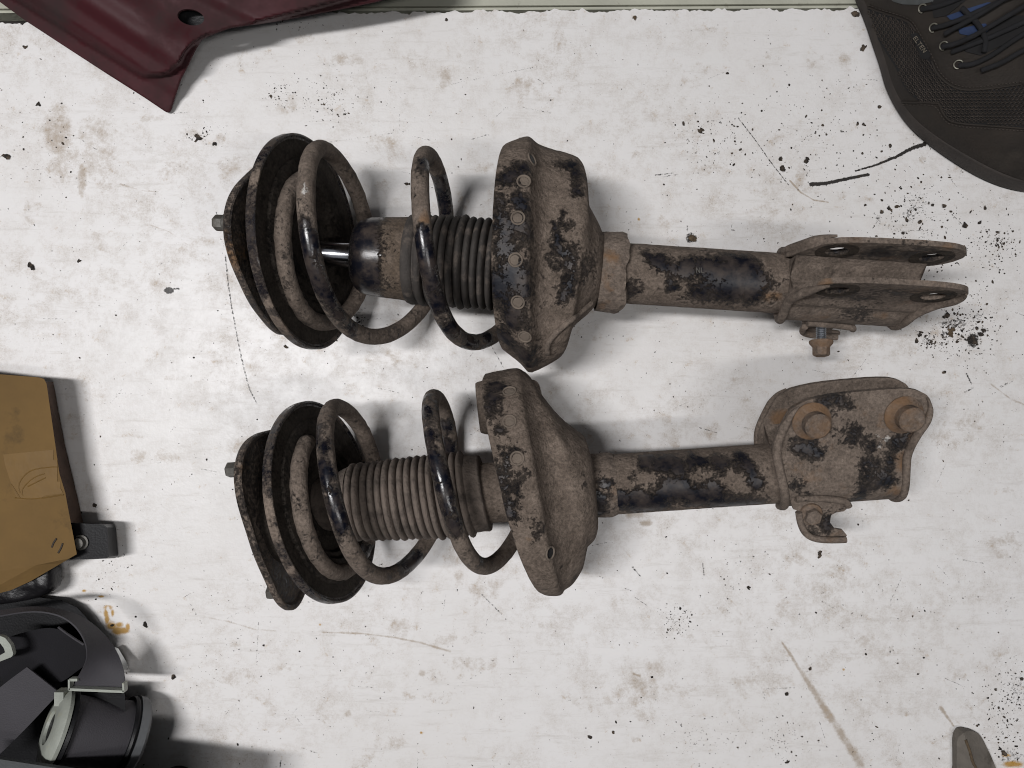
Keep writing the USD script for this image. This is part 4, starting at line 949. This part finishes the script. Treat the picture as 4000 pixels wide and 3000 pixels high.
tp_, _, _ = drape(bt, [(14, 1775), (225, 1755), (240, 1830), (258, 1925), (180, 1935), (150, 1950), (70, 1952), (48, 1900), (22, 1820)], 14, .0004, .0003)
obj('tape_strip', tp_, 'clear_tape', t, smooth=60)
for line in ([(80, 1925), (70, 1895), (100, 1850), (140, 1830), (235, 1822)], [(90, 1935), (85, 1910), (130, 1865), (175, 1850)], [(60, 1945), (140, 1950), (250, 1932)], [(45, 1890), (80, 1945)], [(110, 1900), (160, 1875), (180, 1865)]):
    P, N = cast(bt, smooth_line(line, 8)); ok = ~np.isnan(P[:, 0])
    obj('tape_wrinkle', tube(P[ok] + N[ok]*.0004, .0005, 6), 'clear_tape', t, smooth=True)
for line in ([(203, 2138), (210, 2120), (222, 2103)], [(228, 2160), (238, 2143), (246, 2122)]):
    P, N = cast(bt, resample(line, 6))
    obj('pen_stroke', tube(P + N*.0001, .0009, 6), 'pen_ink', t, smooth=True)
t = thing('black_bracket', 'black plastic bracket with a bolt poking out from under the cardboard package', 'bracket', at(380, 2110, 0))
obj('bracket_plate', slab([(240, 2040), (405, 2050), (418, 2060), (425, 2175), (415, 2182), (250, 2186)], .030, [(240, 2036), (445, 2048), (452, 2060), (462, 2170), (450, 2180), (250, 2190)], .004), 'black_plastic', t, smooth=30)
def turned(px, z0, prof, n=40, mat=None):
    """Turned part standing on end at a pixel."""
    c = at(px[0], px[1], z0)
    return fix(revolve(prof, n, lambda X: c + np.stack([X[:, 1], X[:, 2], X[:, 0]], 1)))
obj('bolt', turned((318, 2118), .030, [(0, 0), (0, .0065), (.0015, .007), (.002, .0055), (.003, .005), (.006, .0046), (.0065, 0)]), 'nut_grey', t)
t = thing('black_pouch', 'black leather look pouch between the cardboard package and the seat belt', 'pouch', at(150, 2270, 0))
pm = trimesh.creation.icosphere(4); pv = pm.vertices.copy()
pv = np.sign(pv)*np.abs(pv)**.55; c0 = at(110, 2262, .0)
pv = np.c_[pv[:, 0]*.052, pv[:, 1]*.020, pv[:, 2]*.015]
ang = .14; pv = np.c_[pv[:, 0]*math.cos(ang) - pv[:, 1]*math.sin(ang), pv[:, 0]*math.sin(ang) + pv[:, 1]*math.cos(ang), pv[:, 2]]
pv[:, 2] += (meshkit.fbm(pv*60, 3, 2)-.5)*.008
pm.vertices = pv + c0 + [-.012, .003, .019]
obj('pouch_body', pm, 'black_leather', t, smooth=True)
P, N = cast(pm, smooth_line([(150, 2345), (215, 2320), (262, 2288), (288, 2245)], 8)); ok = ~np.isnan(P[:, 0])
if ok.sum() > 3: obj('seam_piping', tube(P[ok], .0016, 8), 'black_leather', t, smooth=True)

# ================================================================ seat belt retractor, bottom left
t = thing('seat_belt_retractor', 'grey seat belt retractor with webbing on a spool and cream plastic ends', 'seat belt', at(320, 2750, 0))
def px3(pts): return np.array([at(x, y, z) for x, y, z in pts])
# spool: axis runs across the picture, sinking a little to the right
a0, a1 = at(256, 2848, .058), at(478, 2868, .032)
ax = (a1-a0)/np.linalg.norm(a1-a0); e1 = np.cross([0, 0, 1], ax); e1 /= np.linalg.norm(e1); e2 = np.cross(ax, e1)
def spool(prof, n=72): return fix(revolve(prof, n, lambda X: a0 + X[:, :1]*ax + X[:, 1:2]*e1 + X[:, 2:3]*e2))
Ls = np.linalg.norm(a1-a0)
obj('webbing_spool', spool([(0, 0), (0, .0285), (Ls, .0285), (Ls, 0)]), 'belt_webbing', t, smooth=40)
obj('spool_flange', spool([(-.004, 0), (-.004, .032), (-.001, .033), (0, .032), (0, 0)]), 'black_plastic', t, smooth=40)
obj('spool_flange', spool([(Ls, 0), (Ls, .032), (Ls + .002, .033), (Ls + .004, .032), (Ls + .004, 0)]), 'black_plastic', t, smooth=40)
cap = spool([(-.006, 0), (-.005, .033), (-.008, .0335), (-.0115, .030), (-.0135, .023), (-.0135, .0138), (-.011, .013), (-.0105, 0)])
cp = obj('end_cap', cap, 'cream_plastic', t, smooth=50)
obj('cap_hub', spool([(-.0104, 0), (-.0104, .0128), (-.0112, .0124), (-.0112, 0)], 40), 'black_plastic', cp, smooth=40)
lug = trimesh.creation.box([.008, .012, .010]); lug.apply_translation(at(243, 2722, .060)); obj('cap_lug', lug, 'cream_plastic', cp, smooth=False)
obj('side_housing', spool([(Ls + .005, 0), (Ls + .005, .0335), (Ls + .0115, .033), (Ls + .0145, .029), (Ls + .0145, 0)], 72), 'grey_plastic', t, smooth=40)
# slot guide
gy = .060
def bar(a, b, w, h):
    a, b = np.array(a), np.array(b); d = b-a; l = np.linalg.norm(d); d /= l; s = np.cross([0, 0, 1], d); s /= np.linalg.norm(s); u = np.cross(d, s)
    c = [a + d*x + s*y*w/2 + u*z*h/2 for x in (0, l) for y in (-1, 1) for z in (-1, 1)]
    return trimesh.convex.convex_hull(np.array(c))
g = obj('slot_guide', bar(at(276, 2688, gy), at(490, 2697, gy), .0022, .006), 'cream_plastic', t, smooth=False)
obj('guide_arm', bar(at(277, 2690, gy), at(277, 2650, gy), .0016, .006), 'cream_plastic', g, smooth=False)
obj('guide_arm', bar(at(489, 2698, gy), at(487, 2664, gy), .0016, .006), 'cream_plastic', g, smooth=False)
obj('guide_arm', bar(at(277, 2652, gy), at(308, 2652, gy), .0022, .005), 'cream_plastic', g, smooth=False)
obj('frame_block', slab([(278, 2702), (488, 2710), (490, 2780), (276, 2776)], .044, [(278, 2702), (488, 2710), (490, 2790), (276, 2786)], .002), 'black_plastic', t, smooth=False)
def ribbon(left, right, thick, step=10):
    """Belt webbing between two edge lines of (px, py, z)."""
    A = smooth_line(left, step); B = smooth_line(right, step); n = max(len(A), len(B), 24)
    rs = lambda L_: np.stack([np.interp(np.linspace(0, 1, n), np.linspace(0, 1, len(L_)), L_[:, k]) for k in range(3)], 1)
    A, B = px3(rs(A)), px3(rs(B))
    s = np.linspace(0, 1, 9); G = A[:, None]*(1-s)[None, :, None] + B[:, None]*s[None, :, None]
    v, f = grid_mesh(G)
    tm = trimesh.Trimesh(v, f, process=False); nv = tm.vertex_normals
    return solidify(v, f, nv*thick)
obj('webbing_strap', ribbon([(282, 2690, .056), (300, 2650, .060), (325, 2610, .066), (342, 2570, .070), (338, 2510, .074), (300, 2445, .076), (235, 2400, .076), (140, 2384, .076), (40, 2396, .076), (-120, 2430, .074)],
                            [(488, 2696, .056), (487, 2640, .054), (478, 2590, .050), (445, 2520, .046), (390, 2455, .048), (320, 2405, .056), (235, 2376, .064), (140, 2366, .068), (40, 2376, .068), (-120, 2405, .066)], .0012), 'belt_webbing', t, smooth=60)
t2 = thing('seat_belt_strap', 'loose straight length of grey belt webbing crossing the bottom left corner', 'strap', at(100, 2800, 0))
obj('webbing', ribbon([(-90, 2760, .062), (20, 2668, .062), (105, 2606, .062)], [(-60, 3000, .060), (60, 2890, .060), (232, 2706, .060)], .0012), 'belt_webbing', t2, smooth=60)
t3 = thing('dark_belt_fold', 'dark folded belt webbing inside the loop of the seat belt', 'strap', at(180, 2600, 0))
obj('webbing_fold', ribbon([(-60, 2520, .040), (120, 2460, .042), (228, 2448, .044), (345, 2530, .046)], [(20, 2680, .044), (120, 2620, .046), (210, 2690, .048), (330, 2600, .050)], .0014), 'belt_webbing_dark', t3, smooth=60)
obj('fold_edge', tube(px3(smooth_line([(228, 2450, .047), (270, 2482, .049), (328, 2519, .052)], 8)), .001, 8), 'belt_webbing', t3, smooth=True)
t4 = thing('cream_buckle', 'cream plastic belt buckle frame cut by the left edge of the picture', 'buckle', at(20, 2540, 0))
ring = Polygon([(-60, 2485), (0, 2484), (20, 2492), (42, 2520), (52, 2555), (46, 2566), (0, 2584), (-60, 2590)], [[(-60, 2510), (0, 2512), (14, 2530), (20, 2548), (0, 2560), (-60, 2568)]])
pts, tri = tri_region(ring, 6); P = at(pts[:, 0], pts[:, 1], .066)
obj('buckle_frame', solidify(P, tri, np.tile([0, 0, -.004], (len(P), 1))), 'cream_plastic', t4, smooth=40)
t5 = thing('white_tab', 'small white plastic tab beside the curved seat belt', 'tab', at(470, 2570, 0))
obj('tab_body', slab([(440, 2535), (450, 2528), (462, 2533), (497, 2590), (500, 2612), (482, 2612), (470, 2598)], .012, [(440, 2540), (450, 2532), (464, 2538), (500, 2596), (502, 2616), (482, 2616), (470, 2602)], .001), 'white_plastic', t5, smooth=30)
t6 = thing('dark_tray', 'dark plastic tray under the seat belt parts', 'tray', at(150, 2600, 0))
tray = [(-300, 2330), (120, 2330), (240, 2345), (300, 2372), (345, 2420), (385, 2480), (405, 2560), (410, 2680), (480, 2760), (495, 2900), (470, 3010), (440, 3100), (-300, 3100)]
obj('tray_body', slab(tray, .014, tray, .001), 'black_plastic', t6, smooth=30)
t7 = thing('grey_panel', 'dark grey sheet raised on a round black foot at the bottom left edge', 'panel', at(300, 3080, 0))
e0, e1_ = at(-120, 2948, .10), at(840, 3094, .10)
cs = np.array([e0, e1_, e1_ + [.03, -.3, 0], e0 + [0, -.3, 0]]); cs = np.vstack([cs, cs - [0, 0, .004]])
obj('sheet', trimesh.convex.convex_hull(cs), 'case_grey', t7, smooth=False)
def leg(px, nm):
    obj(nm, turned(px, 0, [(0, 0), (0, .0175), (.006, .018), (.010, .014), (.012, .008), (.098, .008), (.098, 0)]), 'black_plastic', t7)
leg((700, 3062), 'rubber_foot'); leg((60, 3200), 'rubber_foot')

# ================================================================ worn shoe of someone standing at the top right
t = thing('work_shoe', 'dirty black lace-up work shoe standing on the board, of a person out of view', 'shoe', at(3900, 300, 0))
edge = [(3320, -60), (3340, 0), (3376, 82), (3407, 178), (3438, 268), (3455, 338), (3489, 410), (3538, 485), (3610, 553), (3701, 620), (3803, 683), (3899, 727), (4000, 752), (4100, 755), (4200, 720), (4255, 640), (4250, 520), (4170, 320), (4070, 100), (3990, -120), (3900, -300), (3720, -420), (3500, -380), (3360, -200)]
EL = smooth_line(edge + edge[:1], 18)[:-1]
E0 = at(EL[:, 0], EL[:, 1], .004)[:, :2]
spine_px = [(3560, -260), (3720, 0), (3900, 240), (4050, 440), (4130, 560)]
SP = at([p[0] for p in spine_px], [p[1] for p in spine_px], 0)[:, :2]; SP = resample(SP, .002)
d2 = ((E0[:, None]-SP[None])**2).sum(-1)
# spread the edge along the spine in order
cen = SP[d2.argmin(1)]
par = d2.argmin(1)/len(SP)                      # 0 heel .. 1 toe
for _ in range(6): cen = (np.roll(cen, 1, 0) + 2*cen + np.roll(cen, -1, 0))/4; par = (np.roll(par, 1) + 2*par + np.roll(par, -1))/4
Ht = np.interp(par, [0, .25, .45, .62, .8, 1], [.13, .125, .112, .092, .072, .056])
def shoe_ring(k, z): return np.c_[E0 + (cen-E0)*np.asarray(k).reshape(-1, 1), np.broadcast_to(z, len(E0))]
one = np.ones(len(E0))
so = np.interp(par, [0, .5, .85, 1], [0, 0, .006, .008])
ring_sole = [shoe_ring(.02*one, .001*one), shoe_ring(0*one, .004*one), shoe_ring(-.005*one, .010*one), shoe_ring(.004*one, .0145 + so), shoe_ring(.02*one, .0165 + so), shoe_ring(.05*one, .0165 + so), shoe_ring(1*one, .0165 + so)]
v, f = grid_mesh(np.stack(ring_sole), closed_v=True); sole = fix(trimesh.Trimesh(v, f, process=False))
obj('sole', sole, 'shoe_sole', t, smooth=50)
ks = np.linspace(0, 1, 26)
rings = [shoe_ring(.02*one, .012*one)]
for k in ks:
    prof = (1 - (1-k)**2.6)**.62
    z = .015 + (Ht-.015)*prof
    r_ = shoe_ring((.008 + .992*k**1.1)*one, z)
    rings.append(r_)
G = np.stack(rings); c3 = G.reshape(-1, 3)
dz = (meshkit.fbm(c3*28, 3, 6)-.5)*.006*np.clip((c3[:, 2]-.02)/.03, 0, 1)
c3 = c3 + np.c_[np.zeros((len(c3), 2)), dz]
v, f = grid_mesh(c3.reshape(G.shape), closed_v=True); upper = fix(trimesh.Trimesh(v, f, process=False))
obj('upper', upper, 'shoe_leather', t, smooth=60)
def on(px): P, N = cast(upper, px); ok = ~np.isnan(P[:, 0]); return P[ok], N[ok]
mesh_zone = [(3388, 30), (3430, 45), (3480, 62), (3550, 85), (3572, 120), (3620, 205), (3640, 240), (3665, 290), (3715, 335), (3770, 352), (3860, 345), (3990, 330), (4040, 340), (4040, 500), (3880, 490), (3720, 478), (3690, 450), (3668, 402), (3600, 398), (3560, 370), (3530, 330), (3500, 260), (3470, 215), (3430, 150), (3395, 95)]
mz, _, _ = drape(upper, mesh_zone, 12, .0006, .0004)
mp_ = obj('mesh_lining', mz, 'shoe_fabric', t, smooth=60)
# the honeycomb webs: short bars, thousands of them, on the lining
poly = Polygon(mesh_zone).buffer(-4); hs = 17.0; rows = []
segs = []
y = 20; r_i = 0
while y < 500:
    x = 3380 + (hs/2 if r_i % 2 else 0)
    while x < 4010:
        if contains_xy(poly, x, y): segs.append((x, y))
        x += hs
    y += hs*.78; r_i += 1
segs = np.array(segs)
P, N = cast(upper, segs); ok = ~np.isnan(P[:, 0]); P, N = P[ok], N[ok]
parts = []
for p0, n0 in zip(P, N):
    e = np.array([.87, -.5, 0]); e = e - n0*(e @ n0); e /= np.linalg.norm(e); g_ = np.cross(n0, e)
    a = np.arange(6)*PI/3 + .2
    r0, r1 = hs*.60*K*.93, hs*.34*K*.93
    o = p0 + n0*.0009; R0 = o + r0*(np.cos(a)[:, None]*e + .86*np.sin(a)[:, None]*g_); R1 = o + n0*.0007 + r1*1.25*(np.cos(a)[:, None]*e + .86*np.sin(a)[:, None]*g_); R2 = o - n0*.0006 + r1*(np.cos(a)[:, None]*e + .86*np.sin(a)[:, None]*g_)
    vv, ff = grid_mesh(np.stack([R0 - n0*.0004, R1, R2]), closed_v=True); parts.append(trimesh.Trimesh(vv, ff[:, ::-1], process=False))
if parts:
    hp_ = obj('honeycomb_web', trimesh.util.concatenate(parts), 'shoe_mesh', t, smooth=40)
    stage.GetPrimAtPath(hp_).SetCustomDataByKey('kind', 'stuff')
# tongue, blue lining, cuff
for zone, mt, nm in (([(3700, 62), (3760, 40), (3860, 8), (3900, 20), (3800, 70), (3715, 78)], 'blue_fabric', 'tongue_lining'), ([(3745, 112), (3800, 100), (3850, 90), (3860, 120), (3800, 140), (3750, 132)], 'blue_fabric', 'tongue_lining'),
                     ([(3780, 165), (3960, 60), (4010, 60), (4010, 130), (3830, 215), (3770, 200)], 'shoe_fabric', 'tongue'), ([(3470, -30), (3650, -30), (3650, 5), (3590, 18), (3530, 16), (3490, 4)], 'grey_fabric', 'cuff_lining'),
                     ([(3640, 0), (3700, -20), (3800, -20), (3700, 60), (3650, 70)], 'shoe_fabric', 'tongue')):
    try:
        z_, _, _ = drape(upper, zone, 9, .0011, .0008); obj(nm, z_, mt, t, smooth=60)
    except Exception: pass
# side overlay stitched edge lines
for line in ([(3392, 28), (3480, 58), (3555, 84), (3578, 122)], [(3640, 238), (3662, 292), (3716, 338), (3775, 354), (3880, 344), (3995, 328)], [(3500, 395), (3560, 400), (3610, 398), (3668, 402)], [(3668, 402), (3690, 452), (3722, 480), (3890, 492), (4005, 502)]):
    P, N = on(smooth_line(line, 8))
    if len(P) > 2: obj('overlay_edge', tube(P + N*.0006, .0009, 8), 'shoe_leather', t, smooth=True)
st_ = []
for line in ([(3396, 20), (3484, 50), (3560, 74), (3588, 118), (3650, 232), (3672, 286), (3722, 328), (3780, 343), (3880, 333), (3995, 318)], [(3500, 405), (3560, 410), (3606, 408), (3660, 412), (3682, 462), (3718, 492), (3890, 503), (4005, 512)]):
    P, N = on(smooth_line(line, 7))
    for a_ in range(0, len(P)-1, 2):
        st_.append(tube(np.stack([P[a_], P[a_+1]]) + .0006*N[a_:a_+2], .0005, 6))
if st_:
    p_ = obj('stitching', trimesh.util.concatenate(st_), 'shoe_mesh', t, smooth=True); stage.GetPrimAtPath(p_).SetCustomDataByKey('kind', 'stuff')
# maker's tab with lettering
try:
    tb_, _, _ = drape(upper, [(3560, 132), (3586, 128), (3640, 215), (3628, 232), (3604, 228)], 6, .0016, .0012); obj('side_tab', tb_, 'shoe_fabric', t, smooth=60)
    tx = meshkit.text_mesh('ELTEN', 17, 1); wd = tx.vertices[:, 0].max()
    d = np.array([46, 64.0]); ln = np.linalg.norm(d); d /= ln; nrm_ = np.array([d[1], -d[0]])
    q = np.array([3571, 147]) + tx.vertices[:, :1]*(72/wd)*d + tx.vertices[:, 1:2]*nrm_
    P, N = cast(upper, q)
    tx.vertices = P + N*(.0018 + .0004*tx.vertices[:, 2:3]); obj('lettering', tx, 'letter_print', t, smooth=False)
except Exception as e: print('tab', e)
EY = [(3607, 32), (3650, 108), (3690, 178), (3745, 250)]
for x, y in EY:
    P, N = on([(x, y)])
    if len(P) == 0: continue
    p0, n0 = P[0], N[0]; e = np.array([1, -.3, 0]); e -= n0*(e @ n0); e /= np.linalg.norm(e); g_ = np.cross(n0, e)
    a = np.linspace(.30*PI, 1.7*PI, 22)
    obj('eyelet', tube(p0 + n0*.0012 + .0034*np.cos(a)[:, None]*e + .0034*np.sin(a)[:, None]*g_, .0006, 8), 'eyelet_metal', t, smooth=True)
for k, line in enumerate(([(3607, 34), (3680, 22), (3780, -20), (3860, -60)], [(3650, 108), (3720, 92), (3830, 40), (3960, -20)], [(3690, 180), (3760, 160), (3860, 100), (3990, 20), (4060, -20)], [(3745, 252), (3800, 250), (3880, 210), (3960, 150), (4050, 100)],
                          [(3760, 30), (3820, 90), (3850, 150), (3840, 200)], [(3700, 130), (3800, 70), (3900, 10), (3960, -40)], [(3720, 200), (3830, 160), (3940, 110), (4050, 60)], [(3830, 270), (3900, 245), (3970, 205), (4040, 170)])):
    P, N = on(smooth_line(line, 8))
    if len(P) > 3: obj('lace', tube(P + N*(.0022 + .0012*(k % 3)), .0021, 8), 'lace', t, smooth=True)

# ================================================================ worn wooden wedge, bottom right
t = thing('wooden_wedge', 'grey worn wooden wedge with a rounded end at the bottom right', 'wedge', at(3810, 2950, 0))
wo = Polygon([(3735, 3120), (3737, 3000), (3738, 2900), (3745, 2878), (3775, 2856), (3800, 2856), (3826, 2868), (3842, 2892), (3870, 2950), (3895, 3010), (3930, 3120)])
pts, tri = tri_region(wo, 7)
Zw = .012 + .010*np.clip((pts[:, 1]-2856)/260, 0, 1) - .010*np.clip(np.abs((pts[:, 0]-(3765 + (pts[:, 1]-2870)*.32)))/70, 0, 1)
q0 = at(pts[:, 0], pts[:, 1], 0); P = np.c_[q0[:, :2]*((H-Zw)/H)[:, None], Zw]
obj('wedge_body', solidify(P, tri, np.c_[np.zeros((len(P), 2)), -(Zw-.0008)]), 'wood_grey', t, smooth=30)
P, _ = cast(trimesh.Trimesh(P, tri, process=False), smooth_line([(3772, 2890), (3790, 2940), (3800, 2980), (3812, 3000)], 8)); P = P[~np.isnan(P[:, 0])]
obj('rust_streak', tube(P, .0013, 8), 'dirt_brown', t, smooth=True)

# ================================================================ dirt crumbs
def crumb(c, r, flat, rng):
    m = trimesh.creation.icosahedron(); v = m.vertices*(1 + rng.uniform(-.38, .38, (12, 1)))
    a = rng.uniform(0, 2*PI); s = rng.uniform(.6, 1.25)
    v = np.c_[v[:, 0]*s, v[:, 1]/s, v[:, 2]*flat]; v = np.c_[v[:, 0]*math.cos(a) - v[:, 1]*math.sin(a), v[:, 0]*math.sin(a) + v[:, 1]*math.cos(a), v[:, 2]]*r
    v[:, 2] -= v[:, 2].min(); return v + np.asarray(c), m.faces
CL = [  # x, y, sx, sy, count, size
    (2000, 1500, 2100, 1600, 1500, .58), (1990, 1500, 2100, 1600, 1500, .34), (3400, 1000, 700, 700, 500, .5), (3650, 950, 260, 170, 270, .7), (3560, 800, 150, 110, 130, .85), (3200, 560, 250, 220, 220, .7), (3780, 1280, 130, 120, 380, .8), (3640, 1330, 60, 40, 120, .8), (3900, 720+250, 90, 90, 160, .9),
    (2800, 560, 160, 140, 220, .6), (3930, 2780, 110, 180, 300, .8), (2640, 2420, 55, 60, 120, .6), (2750, 2880, 190, 90, 150, .42), (3050, 2900, 80, 90, 120, .5), (1280, 400, 120, 90, 160, .55), (1090, 380, 60, 60, 70, .6),
    (780, 520, 60, 40, 60, .6), (1400, 1250, 30, 60, 60, .9), (430, 2250, 90, 120, 60, .6), (200, 600, 200, 200, 90, .6), (2900, 2250, 200, 120, 60, .6), (1150, 80, 100, 40, 40, .6), (3500, 2450, 250, 200, 60, .55), (900, 2600, 300, 200, 60, .5)]
V, Fc, n0 = [], [], 0
for x, y, sx, sy, cnt, size in CL:
    for _ in range(cnt):
        if sx > 1000: qx, qy = RNG.uniform(-50, 4050), RNG.uniform(60, 3050)
        else: qx, qy = RNG.normal(x, sx*.55), RNG.normal(y, sy*.55)
        if qy < 62: continue
        r = size*.001*np.exp(RNG.normal(-.62, .55)); c = at(qx, qy, 0)
        v, f = crumb(c, min(r, .0028), .45, RNG); V.append(v); Fc.append(f + n0); n0 += len(v)
p = obj('dirt_crumbs', trimesh.Trimesh(np.vstack(V), np.vstack(Fc), process=False), 'dirt', smooth=False)
tag(stage.GetPrimAtPath(p), 'fine dark dirt crumbs scattered over the white board', 'dirt', kind='stuff')
BIG = [(3370, 185, 4.2, 0), (3436, 418, 3.2, 0), (3347, 482, 2.2, 0), (3374, 486, 2.2, 0), (3150, 630, 3.6, 0), (3340, 58, 4.6, 0), (3055, 665, 4.8, 0), (3050, 620, 3.2, 0), (3477, 572, 3.0, 0), (3848, 815, 3.2, 0), (3765, 880, 3.6, 0), (3826, 872, 3.0, 0),
       (3445, 830, 3.2, 0), (3470, 812, 2.6, 0), (3590, 1305, 3.4, 0), (3715, 1300, 5.0, 1), (3800, 1330, 5.5, 0), (3690, 1235, 4.0, 0), (3200, 2165, 3.3, 0), (2925, 2295, 2.7, 0), (3165, 2610, 2.6, 0), (3073, 2710, 2.8, 0), (775, 540, 5.0, 0), (838, 560, 3.4, 0),
       (22, 612, 4.2, 0), (128, 1042, 4.6, 0), (150, 410, 3.0, 0), (680, 2645, 3.2, 0), (565, 2440, 3.6, 0), (2302, 2878, 2.7, 0), (3915, 2940, 3.8, 0), (2735, 510, 3.4, 0), (2708, 935, 4.8, 1), (373, 1975, 2.6, 0), (1120, 1355, 2.8, 0), (1590, 720, 3.0, 0),
       (1745, 78, 2.4, 0), (2480, 70, 3.2, 1), (310, 1020, 2.4, 0), (100, 185, 2.8, 0), (2560, 880, 0.1, 0), (3905, 2925, 2.0, 0), (3840, 1290, 3.0, 0), (3525, 910, 2.4, 0)]
for x, y, r, br in BIG:
    if r < 1: continue
    ms = []
    for j in range(4):
        o = RNG.normal(0, .24, 2)*r*.001
        v, f = crumb(at(x, y, 0) + [o[0], o[1], 0], r*.001*RNG.uniform(.35, .62), .5, RNG); ms.append(trimesh.Trimesh(v, f, process=False))
    man = sum((m3.Manifold.hull_points(m.vertices) for m in ms[1:]), m3.Manifold.hull_points(ms[0].vertices))
    p = obj('dirt_clump', as_tm(man), 'dirt_brown' if br else 'dirt', smooth=False)
    zone = ('lying close to the toe of the shoe' if math.hypot(x-3600, y-520) < 330 and x > 3290 else 'in the dirty patch below the shoe' if x > 3390 and 700 < y < 1000 else
            'in the crumbs by the upturned clamp' if x > 3500 and 1000 < y < 1500 else 'beside the two black scuff marks' if 3000 < x < 3290 and y < 760 else 'beside the wooden wedge' if x > 3500 and y > 2700 else
            'on the board below the lower clamp' if x > 2250 and y > 2000 else 'near the tip of the maroon panel' if 700 < x < 900 and y < 700 else 'at the left edge under the maroon panel' if x < 350 and y < 1300 else
            'beside the oil stain and the seat belt' if x < 800 and y > 1800 else 'between the two struts at their left ends' if 1000 < x < 1500 and y > 1200 else 'on the open board above the upper strut' if y < 960 else 'at the left of the lower strut')
    tag(stage.GetPrimAtPath(p), ('brown clod of dried dirt ' if br else 'small black lump of dirt ') + zone, 'dirt clump', ('brown clods ' if br else 'black dirt lumps ') + zone)
